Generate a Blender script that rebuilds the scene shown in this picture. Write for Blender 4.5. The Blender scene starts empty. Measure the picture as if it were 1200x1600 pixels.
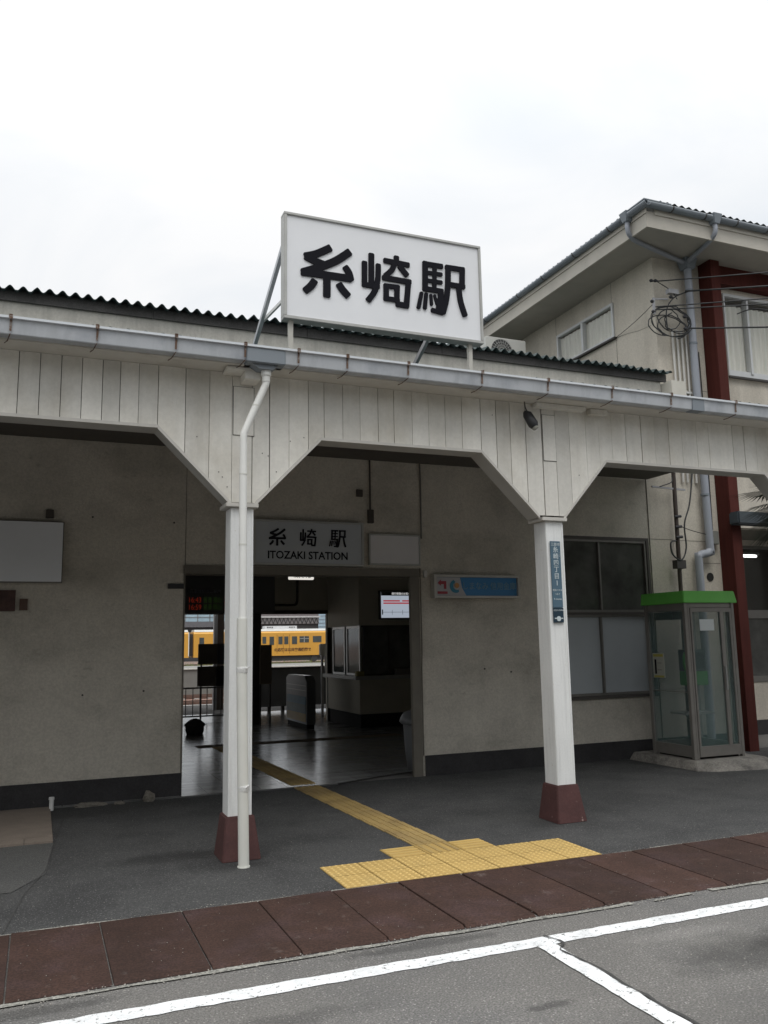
import bpy, bmesh, math, random
from mathutils import Matrix, Vector
random.seed(7)
R = math.radians
scene = bpy.context.scene
col = scene.collection

# ---------------------------------------------------------------- camera
cd = bpy.data.cameras.new('camera'); cam = bpy.data.objects.new('camera', cd); col.objects.link(cam)
yaw, pit, rol = 0.389473, 0.153940, -0.017955
cy, sy, cp, sp, cr, sr = math.cos(yaw), math.sin(yaw), math.cos(pit), math.sin(pit), math.cos(rol), math.sin(rol)
fwd = Vector((sy*cp, cy*cp, sp)); r0 = Vector((cy, -sy, 0)); u0 = r0.cross(fwd)
rt = cr*r0 + sr*u0; up = -sr*r0 + cr*u0
M = Matrix(((rt.x, up.x, -fwd.x, 0), (rt.y, up.y, -fwd.y, 0), (rt.z, up.z, -fwd.z, 1.63), (0, 0, 0, 1)))
cam.matrix_world = M
cd.sensor_fit = 'HORIZONTAL'; cd.sensor_width = 36; cd.lens = 36*1311.1/1200
cd.clip_start = .05; cd.clip_end = 3000
scene.camera = cam

# ---------------------------------------------------------------- sky, sun, exposure
SUN_EL, SUN_AZ = R(58), R(200)
w = bpy.data.worlds.new('World'); scene.world = w; w.use_nodes = True
nt = w.node_tree; nt.nodes.clear()
def N(t, **k):
    n = nt.nodes.new(t)
    for a, b in k.items(): setattr(n, a, b)
    return n
out = N('ShaderNodeOutputWorld'); mixs = N('ShaderNodeMixShader')
b1 = N('ShaderNodeBackground'); b2 = N('ShaderNodeBackground')
sky = N('ShaderNodeTexSky', sky_type='NISHITA', sun_disc=False, sun_elevation=SUN_EL, sun_rotation=SUN_AZ)
b1.inputs[1].default_value = .1
tc = N('ShaderNodeTexCoord'); mp = N('ShaderNodeMapping'); mp.inputs['Scale'].default_value = (1.6, 1.6, 3.6)
mp.inputs['Location'].default_value = (.35, .1, .2)
nz = N('ShaderNodeTexNoise'); nz.inputs['Scale'].default_value = 1.5; nz.inputs['Detail'].default_value = 6; nz.inputs['Roughness'].default_value = .5
nz.inputs['Distortion'].default_value = .6
rp = N('ShaderNodeValToRGB'); rp.color_ramp.elements[0].position = .34; rp.color_ramp.elements[0].color = (.82, .865, .91, 1)
rp.color_ramp.elements[1].position = .60; rp.color_ramp.elements[1].color = (1.00, 1.00, 1.00, 1)
L = nt.links.new
L(tc.outputs['Generated'], mp.inputs[0]); L(mp.outputs[0], nz.inputs[0]); L(nz.outputs[0], rp.inputs[0]); L(rp.outputs[0], b2.inputs[0])
# an overcast sky is brighter overhead than at the horizon: rising steeply towards the zenith
sx = N('ShaderNodeSeparateXYZ'); L(tc.outputs['Generated'], sx.inputs[0]); mx = N('ShaderNodeMath', operation='MAXIMUM'); mx.inputs[1].default_value = 0; L(sx.outputs['Z'], mx.inputs[0])
pw = N('ShaderNodeMath', operation='POWER'); pw.inputs[1].default_value = 5; L(mx.outputs[0], pw.inputs[0]); ma = N('ShaderNodeMath', operation='MULTIPLY_ADD'); ma.inputs[1].default_value = 3.0; ma.inputs[2].default_value = .93; L(pw.outputs[0], ma.inputs[0]); L(ma.outputs[0], b2.inputs[1])
L(sky.outputs[0], b1.inputs[0]); mixs.inputs[0].default_value = .92
L(b1.outputs[0], mixs.inputs[1]); L(b2.outputs[0], mixs.inputs[2]); L(mixs.outputs[0], out.inputs[0])
sd = bpy.data.lights.new('sun', 'SUN'); sd.energy = .95; sd.angle = R(30); sd.color = (1, .97, .92)
so = bpy.data.objects.new('sun', sd); col.objects.link(so)
so.rotation_euler = (R(90)-SUN_EL, 0, math.pi-SUN_AZ)
# sky texture: azimuth measured from +Y, clockwise; sun comes from behind and left of the camera
sdir = Vector((math.sin(SUN_AZ)*math.cos(SUN_EL), math.cos(SUN_AZ)*math.cos(SUN_EL), math.sin(SUN_EL)))
so.rotation_euler = sdir.to_track_quat('Z', 'Y').to_euler()
scene.view_settings.view_transform = 'Standard'; scene.view_settings.look = 'None'
scene.view_settings.exposure = 0.10; scene.view_settings.gamma = 1
scene.cycles.max_bounces = 10; scene.cycles.diffuse_bounces = 6; scene.cycles.transparent_max_bounces = 12

# ---------------------------------------------------------------- materials
MATS = {}
def mat(name, c, rough=.7, metal=0., var=.12, vs=3., grain=0., gs=80., bump=0., bs=120., c2=None, c2s=1.5, c2p=(.5, .7), stretch=(1, 1, 1),
        alpha=None, emit=None, es=1., spec=.5, c3=None, c3s=9., c3p=(.6, .66), trans=0.):
    """procedural paint / stone / metal: base colour, broad variation, fine grain, two optional stain layers, bump"""
    if name in MATS: return MATS[name]
    m = bpy.data.materials.new(name); m.use_nodes = True; t = m.node_tree; l = t.links.new
    bs_ = t.nodes['Principled BSDF']
    geo = t.nodes.new('ShaderNodeNewGeometry'); mpg = t.nodes.new('ShaderNodeMapping'); mpg.inputs['Scale'].default_value = stretch
    l(geo.outputs['Position'], mpg.inputs[0]); P = mpg.outputs[0]
    def noise(s, det=5, src=P, ro=.6):
        n = t.nodes.new('ShaderNodeTexNoise'); n.inputs['Scale'].default_value = s; n.inputs['Detail'].default_value = det; n.inputs['Roughness'].default_value = ro
        l(src, n.inputs[0]); return n.outputs[0]
    def ramp(src, a, b, ca=(0, 0, 0, 1), cb=(1, 1, 1, 1)):
        r = t.nodes.new('ShaderNodeValToRGB'); r.color_ramp.elements[0].position = a; r.color_ramp.elements[1].position = b
        r.color_ramp.elements[0].color = ca; r.color_ramp.elements[1].color = cb; l(src, r.inputs[0]); return r.outputs[0]
    def mul(src, k):
        x = t.nodes.new('ShaderNodeMix'); x.data_type = 'RGBA'; x.blend_type = 'MULTIPLY'; x.inputs[0].default_value = 1
        l(src, x.inputs[6]); l(k, x.inputs[7]); return x.outputs[2]
    rgb = t.nodes.new('ShaderNodeRGB'); rgb.outputs[0].default_value = (*c, 1); cur = rgb.outputs[0]
    def blend(cur, colr, fac):
        x = t.nodes.new('ShaderNodeMix'); x.data_type = 'RGBA'; l(fac, x.inputs[0]); l(cur, x.inputs[6]); x.inputs[7].default_value = (*colr, 1); return x.outputs[2]
    if c2: cur = blend(cur, c2, ramp(noise(c2s, 6, P, .62), *c2p))
    if c3: cur = blend(cur, c3, ramp(noise(c3s, 6, P, .7), *c3p))
    if var: cur = mul(cur, ramp(noise(vs), .3, .7, (1-var, 1-var, 1-var, 1), (1+var*.5, 1+var*.5, 1+var*.5, 1)))
    if grain:
        g = noise(gs, 3, geo.outputs['Position'], .7)
        cur = mul(cur, ramp(g, .40, .60, (1-grain, 1-grain, 1-grain, 1), (1+grain, 1+grain, 1+grain, 1)))
    l(cur, bs_.inputs['Base Color'])
    rr = t.nodes.new('ShaderNodeMapRange'); rr.inputs[3].default_value = max(.02, rough-.08); rr.inputs[4].default_value = min(1, rough+.08)
    l(noise(vs*2.3), rr.inputs[0]); l(rr.outputs[0], bs_.inputs['Roughness'])
    bs_.inputs['Metallic'].default_value = metal; bs_.inputs['Specular IOR Level'].default_value = spec
    if trans: bs_.inputs['Transmission Weight'].default_value = trans
    if bump:
        b = t.nodes.new('ShaderNodeBump'); b.inputs['Strength'].default_value = bump; b.inputs['Distance'].default_value = .01
        l(noise(bs, 4, geo.outputs['Position']), b.inputs['Height']); l(b.outputs[0], bs_.inputs['Normal'])
    if emit: bs_.inputs['Emission Color'].default_value = (*emit, 1); bs_.inputs['Emission Strength'].default_value = es
    if alpha is not None: bs_.inputs['Alpha'].default_value = alpha
    MATS[name] = m; return m
def glass(name, tint, a=.25, rough=.02):
    m = mat(name, tint, rough=rough+.08, var=.05, alpha=a, spec=.6); return m

stucco = mat('stucco_wall', (.54, .50, .43), .93, var=.10, vs=1.2, grain=.08, gs=45, bump=.5, bs=60, c2=(.39, .36, .305), c2s=1.1, c2p=(.48, .72), c3=(.31, .285, .24), c3s=5, c3p=(.62, .8), stretch=(1, 1, 1.6))
upwall = mat('upper_wall_paint', (.52, .50, .45), .9, var=.08, vs=1.5, grain=.05, gs=40, c2=(.43, .41, .37), c2s=2.2, c2p=(.5, .75), stretch=(2.5, 2.5, .5))
annexm = mat('annex_wall_render', (.60, .555, .475), .92, var=.08, vs=.9, grain=.07, gs=50, bump=.25, bs=40, c2=(.44, .40, .34), c2s=.8, c2p=(.5, .78), c3=(.40, .37, .32), c3s=3, c3p=(.64, .85), stretch=(1.6, 1.6, .5))
plinthm = mat('plinth_paint', (.030, .028, .029), .8, var=.25, vs=4, grain=.15, gs=60, bump=.4, bs=40, c3=(.10, .095, .09), c3s=7, c3p=(.66, .8))
board = mat('cream_board_paint', (.72, .70, .645), .72, var=.07, vs=2.5, grain=.03, gs=30, c2=(.52, .485, .41), c2s=1.3, c2p=(.46, .75), c3=(.36, .30, .24), c3s=24, c3p=(.74, .8), stretch=(1, 1, .7))
trimm = mat('cream_trim_paint', (.55, .53, .49), .7, var=.08, vs=5)
postm = mat('white_post_paint', (.78, .79, .78), .5, var=.06, vs=3, grain=.02, gs=60, c3=(.46, .38, .28), c3s=14, c3p=(.655, .74), stretch=(1, 1, .6))
rustm = mat('rusty_iron', (.13, .075, .05), .85, var=.4, vs=20, c2=(.25, .22, .20), c2s=30, c2p=(.5, .6))
blackm = mat('dark_gap', (.02, .019, .018), .9)
gapm = mat('dark_batten', (.09, .085, .075), .9)  # dark backing colour that shows through the board gaps
gutm = mat('grey_blue_gutter_plastic', (.48, .50, .525), .45, var=.06, vs=1.5, c2=(.29, .31, .35), c2s=2, c2p=(.5, .75))
gutd = mat('darker_gutter_plastic', (.20, .225, .25), .5, var=.06, vs=2)
gutl = mat('gutter_lip_plastic', (.62, .65, .68), .45, var=.05)
pvcw = mat('white_downpipe_plastic', (.76, .76, .73), .65, var=.06, vs=5, c3=(.40, .38, .33), c3s=12, c3p=(.68, .8))
pvcg = mat('greyish_sleeve_plastic', (.66, .66, .61), .65, var=.06, vs=5)
slate = mat('green_black_corrugated_sheet', (.035, .055, .055), .75, var=.3, vs=6, grain=.2, gs=50, c2=(.07, .085, .08), c2s=3)
darkwood = mat('dark_eave_board', (.10, .095, .092), .9, var=.2, vs=4, grain=.15, c3=(.04, .04, .04), c3s=9, c3p=(.68, .72))
maroon = mat('maroon_base_paint', (.075, .030, .028), .8, var=.18, vs=6, grain=.08, gs=50, bump=.2, bs=40, c3=(.30, .20, .18), c3s=16, c3p=(.655, .70))
redcol = mat('red_steel_paint', (.085, .021, .016), .8, var=.12, vs=3, grain=.05, spec=.2)
yellow = mat('yellow_tactile_paving_rubber', (.45, .30, .095), .72, var=.12, vs=4, grain=.12, gs=90, c3=(.12, .09, .05), c3s=38, c3p=(.70, .74), c2=(.42, .29, .10), c2s=2.5, c2p=(.5, .7))
signw = mat('white_sign_face', (.76, .77, .79), .45, var=.03, vs=2)
signf = mat('sign_frame_metal', (.42, .42, .40), .5, metal=.3, var=.1, vs=8)
inkm = mat('black_lettering', (.012, .012, .016), .85, var=.1, spec=.1)
alum = mat('aluminium_frame', (.42, .42, .41), .42, metal=.6, var=.08, vs=9)
alumd = mat('bronze_grey_aluminium', (.20, .19, .175), .45, metal=.55, var=.1, vs=9)
alumw = mat('pale_aluminium', (.60, .61, .61), .5, metal=.2, var=.05)
curtain = mat('cream_curtain_cloth', (.84, .83, .75), .9, var=.1, vs=3, stretch=(6, 6, .4))
frost = mat('frosted_glass', (.36, .385, .40), .35, var=.08, vs=1.5)
dglass = mat('dark_window_glass', (.10, .099, .092), .07, var=.5, vs=2.2, spec=.5)  # blotchy grey tone puts reflected foliage into the pane colour
aglass = glass('clear_window_glass', (.06, .07, .08), .06)
bglass = glass('greenish_booth_glass', (.15, .23, .22), .24)
green = mat('green_booth_band', (.15, .52, .09), .42, var=.08, vs=5)
phoneg = mat('green_telephone_plastic', (.08, .32, .05), .4)
concrete = mat('rough_concrete', (.24, .225, .20), .95, var=.25, vs=5, grain=.2, gs=50, bump=.6, bs=30, c2=(.14, .13, .12), c2s=4, c2p=(.5, .65))
wire = mat('black_cable_sheath', (.03, .032, .033), .6, var=.1)
metal = mat('galvanised_steel', (.34, .34, .35), .45, metal=.5, var=.12, vs=10)
metald = mat('dark_painted_steel', (.05, .045, .042), .6, var=.2)
white = mat('plain_white_plastic', (.68, .68, .66), .5, var=.03)
hallfl = mat('polished_hall_floor', (.33, .33, .32), .20, var=.3, vs=2, grain=.05, bump=.06, bs=9, c2=(.20, .20, .195), c2s=2.4, stretch=(.5, 3, 1))  # stretched darker noise paints streaks of floor reflection into the colour
hallw = mat('hall_wall_paint', (.52, .49, .41), .8, var=.12, vs=1.5)
darkw = mat('dark_brown_woodwork', (.055, .045, .036), .6, var=.2, vs=6)
blackc = mat('dark_hall_ceiling', (.50, .49, .45), .9)

def streaks(m, k, sc=(6, 6, .3), lo=.45, hi=.72):
    t = m.node_tree; l = t.links.new; b = t.nodes['Principled BSDF']; src = b.inputs['Base Color'].links[0].from_socket
    g = [n for n in t.nodes if n.type == 'NEW_GEOMETRY'][0]; mp_ = t.nodes.new('ShaderNodeMapping'); mp_.inputs['Scale'].default_value = sc; l(g.outputs['Position'], mp_.inputs[0])
    n = t.nodes.new('ShaderNodeTexNoise'); n.inputs['Scale'].default_value = 1; n.inputs['Detail'].default_value = 8; n.inputs['Roughness'].default_value = .65; l(mp_.outputs[0], n.inputs[0])
    mr = t.nodes.new('ShaderNodeMapRange'); mr.inputs[1].default_value = lo; mr.inputs[2].default_value = hi; mr.inputs[3].default_value = 1; mr.inputs[4].default_value = 1-k; l(n.outputs[0], mr.inputs[0])
    x = t.nodes.new('ShaderNodeMix'); x.data_type = 'RGBA'; x.blend_type = 'MULTIPLY'; x.inputs[0].default_value = 1; l(src, x.inputs[6]); l(mr.outputs[0], x.inputs[7]); l(x.outputs[2], b.inputs['Base Color'])
streaks(stucco, .13, (2.2, 2.2, .6)); streaks(annexm, .13, (3, 3, .3)); streaks(upwall, .18, (9, 9, .4)); streaks(board, .08, (14, 14, .6)); streaks(postm, .16, (30, 30, 1.2), .5, .7); streaks(redcol, .3, (20, 20, .8)); streaks(gutm, .15, (12, 12, 3)); streaks(concrete, .3, (3, 3, 3))
def island_var(m, k, node='NewGeometry', sock='Random Per Island'):
    t = m.node_tree; l = t.links.new; b = t.nodes['Principled BSDF']; src = b.inputs['Base Color'].links[0].from_socket
    g = t.nodes.new('ShaderNode'+node); mr = t.nodes.new('ShaderNodeMapRange'); mr.inputs[3].default_value = 1-k; mr.inputs[4].default_value = 1+k*.4; l(g.outputs[sock], mr.inputs[0])
    x = t.nodes.new('ShaderNodeMix'); x.data_type = 'RGBA'; x.blend_type = 'MULTIPLY'; x.inputs[0].default_value = 1; l(src, x.inputs[6]); l(mr.outputs[0], x.inputs[7]); l(x.outputs[2], b.inputs['Base Color'])
island_var(board, .13)
def asphalt(name, base, sp, patch, pp, patchs=.9):
    m = mat(name, base, .93, var=.16, vs=.9, grain=.30, gs=95, bump=1.0, bs=110, c2=patch, c2s=patchs, c2p=pp)
    t = m.node_tree; l = t.links.new; b = t.nodes['Principled BSDF']
    src = b.inputs['Base Color'].links[0].from_socket
    g = [n for n in t.nodes if n.type == 'NEW_GEOMETRY'][0]
    v = t.nodes.new('ShaderNodeTexVoronoi'); v.inputs['Scale'].default_value = 48; l(g.outputs['Position'], v.inputs[0])
    r = t.nodes.new('ShaderNodeValToRGB'); r.color_ramp.elements[0].position = .12; r.color_ramp.elements[0].color = (1, 1, 1, 1)
    r.color_ramp.elements[1].position = .26; r.color_ramp.elements[1].color = (0, 0, 0, 1); l(v.outputs['Distance'], r.inputs[0])
    n = t.nodes.new('ShaderNodeTexNoise'); n.inputs['Scale'].default_value = 25; l(g.outputs['Position'], n.inputs[0])
    mm = t.nodes.new('ShaderNodeMath'); mm.operation = 'MULTIPLY'; l(r.outputs[0], mm.inputs[0]); l(n.outputs[0], mm.inputs[1])
    x = t.nodes.new('ShaderNodeMix'); x.data_type = 'RGBA'; l(mm.outputs[0], x.inputs[0]); l(src, x.inputs[6]); x.inputs[7].default_value = (*sp, 1)
    l(x.outputs[2], b.inputs['Base Color']); return m
def stain(m, cx, cy, rx, ry, k, soft=.35, ns=5):
    t = m.node_tree; l = t.links.new; b = t.nodes['Principled BSDF']; src = b.inputs['Base Color'].links[0].from_socket
    g = [n for n in t.nodes if n.type == 'NEW_GEOMETRY'][0]; mp_ = t.nodes.new('ShaderNodeMapping'); mp_.vector_type = 'TEXTURE'
    mp_.inputs['Location'].default_value = (cx, cy, 0); mp_.inputs['Scale'].default_value = (rx, ry, 1); l(g.outputs['Position'], mp_.inputs[0])
    ln_ = t.nodes.new('ShaderNodeVectorMath'); ln_.operation = 'LENGTH'; l(mp_.outputs[0], ln_.inputs[0])
    n = t.nodes.new('ShaderNodeTexNoise'); n.inputs['Scale'].default_value = ns; n.inputs['Detail'].default_value = 7; l(g.outputs['Position'], n.inputs[0])
    a_ = t.nodes.new('ShaderNodeMath'); a_.operation = 'MULTIPLY_ADD'; l(n.outputs[0], a_.inputs[0]); a_.inputs[1].default_value = 1.6; l(ln_.outputs['Value'], a_.inputs[2])
    mr = t.nodes.new('ShaderNodeMapRange'); mr.inputs[1].default_value = 1.8-soft; mr.inputs[2].default_value = 1.8+soft; mr.inputs[3].default_value = k; mr.inputs[4].default_value = 1; l(a_.outputs[0], mr.inputs[0])
    x = t.nodes.new('ShaderNodeMix'); x.data_type = 'RGBA'; x.blend_type = 'MULTIPLY'; x.inputs[0].default_value = 1; l(src, x.inputs[6]); l(mr.outputs[0], x.inputs[7]); l(x.outputs[2], b.inputs['Base Color'])
roadm = asphalt('road_asphalt', (.165, .158, .147), (.42, .40, .38), (.115, .112, .108), (.42, .66))
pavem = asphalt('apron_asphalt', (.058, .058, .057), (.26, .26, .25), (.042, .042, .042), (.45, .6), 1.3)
stain(roadm, 3.75, 3.62, .62, .20, .55); stain(roadm, 1.3, 3.2, .9, .5, 1.18, .5); stain(roadm, 3.9, 3.66, .35, .10, .7, .25, 9); stain(roadm, 3.4, 4.0, .3, .07, 1.25, .3, 8); stain(roadm, .9, 3.85, .5, .08, .72, .3, 7); stain(roadm, 2.2, 3.5, .12, .03, .6, .3, 14); stain(roadm, 3.2, 2.9, .8, .35, .85, .5); stain(roadm, 2.0, 4.44, .45, .05, .62, .3, 9); stain(roadm, -.1, 4.42, .5, .06, .6, .3, 9)
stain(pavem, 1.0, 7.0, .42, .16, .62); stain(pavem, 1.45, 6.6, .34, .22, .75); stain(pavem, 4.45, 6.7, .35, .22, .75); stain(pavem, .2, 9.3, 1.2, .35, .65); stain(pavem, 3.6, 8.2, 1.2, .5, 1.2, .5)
patchm = asphalt('newer_patch_asphalt', (.046, .046, .047), (.13, .13, .13), (.04, .04, .04), (.45, .6))
ballast = mat('ballast_gravel', (.16, .13, .11), .95, var=.3, vs=2, grain=.5, gs=14, c2=(.20, .11, .08), c2s=.5, c2p=(.45, .6))

def worn_paint(name, c, under, thr=.60):
    m = bpy.data.materials.new(name); m.use_nodes = True; t = m.node_tree; l = t.links.new; b = t.nodes['Principled BSDF']
    g = t.nodes.new('ShaderNodeNewGeometry')
    def nz_(s, d, ro):
        n = t.nodes.new('ShaderNodeTexNoise'); n.inputs['Scale'].default_value = s; n.inputs['Detail'].default_value = d; n.inputs['Roughness'].default_value = ro; l(g.outputs['Position'], n.inputs[0]); return n.outputs[0]
    r = t.nodes.new('ShaderNodeValToRGB'); r.color_ramp.elements[0].position = thr-.02; r.color_ramp.elements[1].position = thr+.02; l(nz_(34, 8, .78), r.inputs[0])
    r2 = t.nodes.new('ShaderNodeValToRGB'); r2.color_ramp.elements[0].color = (c[0]*.75, c[1]*.75, c[2]*.75, 1); r2.color_ramp.elements[1].color = (*c, 1); r2.color_ramp.elements[0].position = .3; r2.color_ramp.elements[1].position = .6
    l(nz_(7, 5, .6), r2.inputs[0])
    x = t.nodes.new('ShaderNodeMix'); x.data_type = 'RGBA'; l(r.outputs[0], x.inputs[0]); l(r2.outputs[0], x.inputs[6]); x.inputs[7].default_value = (*under, 1)
    l(x.outputs[2], b.inputs['Base Color']); b.inputs['Roughness'].default_value = .8
    bb = t.nodes.new('ShaderNodeBump'); bb.inputs['Strength'].default_value = .5; bb.inputs['Distance'].default_value = .01; l(nz_(90, 3, .6), bb.inputs['Height']); l(bb.outputs[0], b.inputs['Normal'])
    return m
linem = worn_paint('worn_white_road_paint', (.74, .75, .75), (.13, .13, .12), .585)

def plate_mat():
    m = mat('brown_ribbed_ramp_plate', (.052, .027, .020), .85, var=.25, vs=3.0, grain=.28, gs=80, c2=(.064, .036, .033), c2s=2.6, c2p=(.5, .7), c3=(.13, .10, .09), c3s=7, c3p=(.60, .78), spec=.3)
    t = m.node_tree; l = t.links.new; b = t.nodes['Principled BSDF']; g = [n for n in t.nodes if n.type == 'NEW_GEOMETRY'][0]
    mp_ = t.nodes.new('ShaderNodeMapping'); mp_.inputs['Rotation'].default_value = (0, 0, R(45)); mp_.inputs['Scale'].default_value = (1, 1, 1); l(g.outputs['Position'], mp_.inputs[0])
    c = t.nodes.new('ShaderNodeTexChecker'); c.inputs['Scale'].default_value = 45; l(mp_.outputs[0], c.inputs[0])
    bb = t.nodes.new('ShaderNodeBump'); bb.inputs['Strength'].default_value = .7; bb.inputs['Distance'].default_value = .006; l(c.outputs['Fac'], bb.inputs['Height']); l(bb.outputs[0], b.inputs['Normal'])
    return m
platem = plate_mat(); island_var(platem, .28, 'ObjectInfo', 'Random')

# ---------------------------------------------------------------- mesh helpers
def wloc(o):
    v = Vector((0, 0, 0))
    while o: v += o.location; o = o.parent
    return v
class MB:
    """collects shapes in world coordinates, then links them as ONE mesh object"""
    def __init__(s): s.v = []; s.f = []; s.sm = []
    def poly(s, pts, faces, smooth=False):
        n = len(s.v); s.v += [tuple(p) for p in pts]; s.f += [[n+i for i in f] for f in faces]; s.sm += [smooth]*len(faces); return s
    def box(s, x0, x1, y0, y1, z0, z1):
        return s.poly([(x0, y0, z0), (x1, y0, z0), (x1, y1, z0), (x0, y1, z0), (x0, y0, z1), (x1, y0, z1), (x1, y1, z1), (x0, y1, z1)],
                      [(0, 3, 2, 1), (4, 5, 6, 7), (0, 1, 5, 4), (1, 2, 6, 5), (2, 3, 7, 6), (3, 0, 4, 7)])
    def hexa(s, a, b):  # two quads
        return s.poly(list(a)+list(b), [(0, 3, 2, 1), (4, 5, 6, 7), (0, 1, 5, 4), (1, 2, 6, 5), (2, 3, 7, 6), (3, 0, 4, 7)])
    def prism(s, pts, axis, a, b):
        """2-D outline extruded along axis from a to b"""
        def P(p, t): return {'x': (t, p[0], p[1]), 'y': (p[0], t, p[1]), 'z': (p[0], p[1], t)}[axis]
        n = len(pts)
        return s.poly([P(p, a) for p in pts]+[P(p, b) for p in pts], [list(range(n))[::-1], list(range(n, 2*n))]+[(i, (i+1) % n, n+(i+1) % n, n+i) for i in range(n)])
    def beam(s, p, q, wd, ht=None):
        ht = ht or wd; p, q = Vector(p), Vector(q); d = (q-p).normalized(); side = d.cross(Vector((0, 0, 1)))
        if side.length < .01: side = Vector((1, 0, 0))
        side.normalize(); u = side.cross(d)
        c = [side*(i*wd/2)+u*(j*ht/2) for i, j in ((-1, -1), (1, -1), (1, 1), (-1, 1))]
        return s.hexa([p+k for k in c], [q+k for k in c])
    def tube(s, pts, r, n=10, cap=True):
        pts = [Vector(p) for p in pts]; rr = r if isinstance(r, (list, tuple)) else [r]*len(pts)
        base = len(s.v); prev = None
        for i, p in enumerate(pts):
            d = (pts[min(i+1, len(pts)-1)]-pts[max(i-1, 0)]).normalized()
            a = (Vector((0, 0, 1)) if abs(d.z) < .9 else Vector((1, 0, 0))) if prev is None else prev
            a = (a-d*a.dot(d)).normalized(); prev = a; b = d.cross(a)
            s.v += [tuple(p+(a*math.cos(2*math.pi*k/n)+b*math.sin(2*math.pi*k/n))*rr[i]) for k in range(n)]
        for i in range(len(pts)-1):
            for k in range(n):
                s.f.append([base+i*n+k, base+i*n+(k+1) % n, base+(i+1)*n+(k+1) % n, base+(i+1)*n+k]); s.sm.append(True)
        if cap:
            e_ = len(s.v); s.v += s.v[base:base+n]+s.v[base+(len(pts)-1)*n:base+len(pts)*n]; s.f.append([e_+k for k in range(n)][::-1]); s.f.append([e_+n+k for k in range(n)]); s.sm += [False]*2
        return s
    def build(s, name, m, parent=None, bevel=0):
        me = bpy.data.meshes.new(name); o0 = wloc(parent)
        me.from_pydata([tuple(Vector(v)-o0) for v in s.v], [], s.f); me.update()
        bm = bmesh.new(); bm.from_mesh(me)
        for i, f in enumerate(bm.faces): f.smooth = s.sm[i]
        if bevel:
            bmesh.ops.bevel(bm, geom=[e for e in bm.edges if len(e.link_faces) == 2 and e.calc_face_angle(0) > .6], offset=bevel, segments=2, affect='EDGES', clamp_overlap=True)
        bmesh.ops.recalc_face_normals(bm, faces=bm.faces); bm.to_mesh(me); bm.free()
        me.materials.append(m)
        o = bpy.data.objects.new(name, me); o.parent = parent; col.objects.link(o); return o
def recenter(o, p):
    """move a one-mesh thing's origin to its base"""
    p = Vector(p); o.data.transform(Matrix.Translation(-p)); o.location = p
def tag(o, label=None, cat=None, group=None, kind=None):
    for k, v in (('label', label), ('category', cat), ('group', group), ('kind', kind)):
        if v: o[k] = v
    return o
def thing(name, loc, label, cat, group=None):
    o = bpy.data.objects.new(name, None); o.empty_display_size = .2; o.location = loc; col.objects.link(o); return tag(o, label, cat, group)
def single(mb, name, m, base, label, cat, group=None, bevel=0):
    o = mb.build(name, m, None, bevel); recenter(o, base); return tag(o, label, cat, group)
def struct(mb, name, m): return tag(mb.build(name, m), kind='structure')
def copy_tree(o, parent=None):
    c = o.copy(); col.objects.link(c); c.parent = parent
    for ch in list(o.children): copy_tree(ch, c)
    return c
def text(name, s, size, m, parent, loc, rot=(R(90), 0, 0), ext=.002, bold=0., sx=1., align='CENTER', space=1.):
    cu = bpy.data.curves.new(name, 'FONT'); cu.body = s; cu.size = size; cu.extrude = ext; cu.offset = bold; cu.align_x = align; cu.align_y = 'CENTER'; cu.resolution_u = 3
    cu.space_character = space
    t = bpy.data.objects.new(name+'_t', cu); col.objects.link(t); bpy.context.view_layer.update()
    me = bpy.data.meshes.new_from_object(t.evaluated_get(bpy.context.evaluated_depsgraph_get())); bpy.data.objects.remove(t); me.materials.clear(); me.materials.append(m)
    o0 = wloc(parent); from mathutils import Euler
    me.transform(Matrix.Translation(Vector(loc)-o0) @ Euler(rot).to_matrix().to_4x4() @ Matrix.Diagonal((sx, 1, 1, 1)))
    me.name = name; o = bpy.data.objects.new(name, me); o.parent = parent; col.objects.link(o); return o
def arc(cx, cz, r, a0, a1, n): return [(cx+r*math.cos(a0+(a1-a0)*i/n), cz+r*math.sin(a0+(a1-a0)*i/n)) for i in range(n+1)]
def smooth_path(pts, k=6):
    P = [Vector(p) for p in pts]; o = []
    for i in range(len(P)-1):
        a, b, c, d = P[max(i-1, 0)], P[i], P[i+1], P[min(i+2, len(P)-1)]
        for j in range(k):
            t = j/k; o.append(.5*((2*b)+(c-a)*t+(2*a-5*b+4*c-d)*t*t+(3*b-a-3*c+d)*t**3))
    return o+[P[-1]]

# ================================================================ THE GROUND
g = MB()
g.poly([(-500, -500, 0), (600, -500, 0), (600, 9.62, 0), (-500, 9.62, 0)], [(0, 1, 2, 3)])
g.poly([(-500, 9.62, 0), (600, 9.62, 0), (600, 24, 0), (-500, 24, 0), (-500, 24.02, -.9), (600, 24.02, -.9), (600, 1500, -.9), (-500, 1500, -.9)], [(0, 1, 2, 3), (3, 2, 5, 4), (4, 5, 6, 7)])
ground = struct(g, 'ground', roadm); ground.data.materials.append(ballast)
for f in ground.data.polygons:
    if f.center.y > 24: f.material_index = 1
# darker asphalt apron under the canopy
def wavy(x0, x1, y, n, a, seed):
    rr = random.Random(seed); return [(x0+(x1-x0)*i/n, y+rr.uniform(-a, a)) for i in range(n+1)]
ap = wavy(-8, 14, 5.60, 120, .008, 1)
a = MB(); a.poly([(x, y, .004) for x, y in ap]+[(14, 9.67, .004), (-8, 9.67, .004)], [list(range(len(ap)+2))]); struct(a, 'pavement', pavem)
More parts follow.
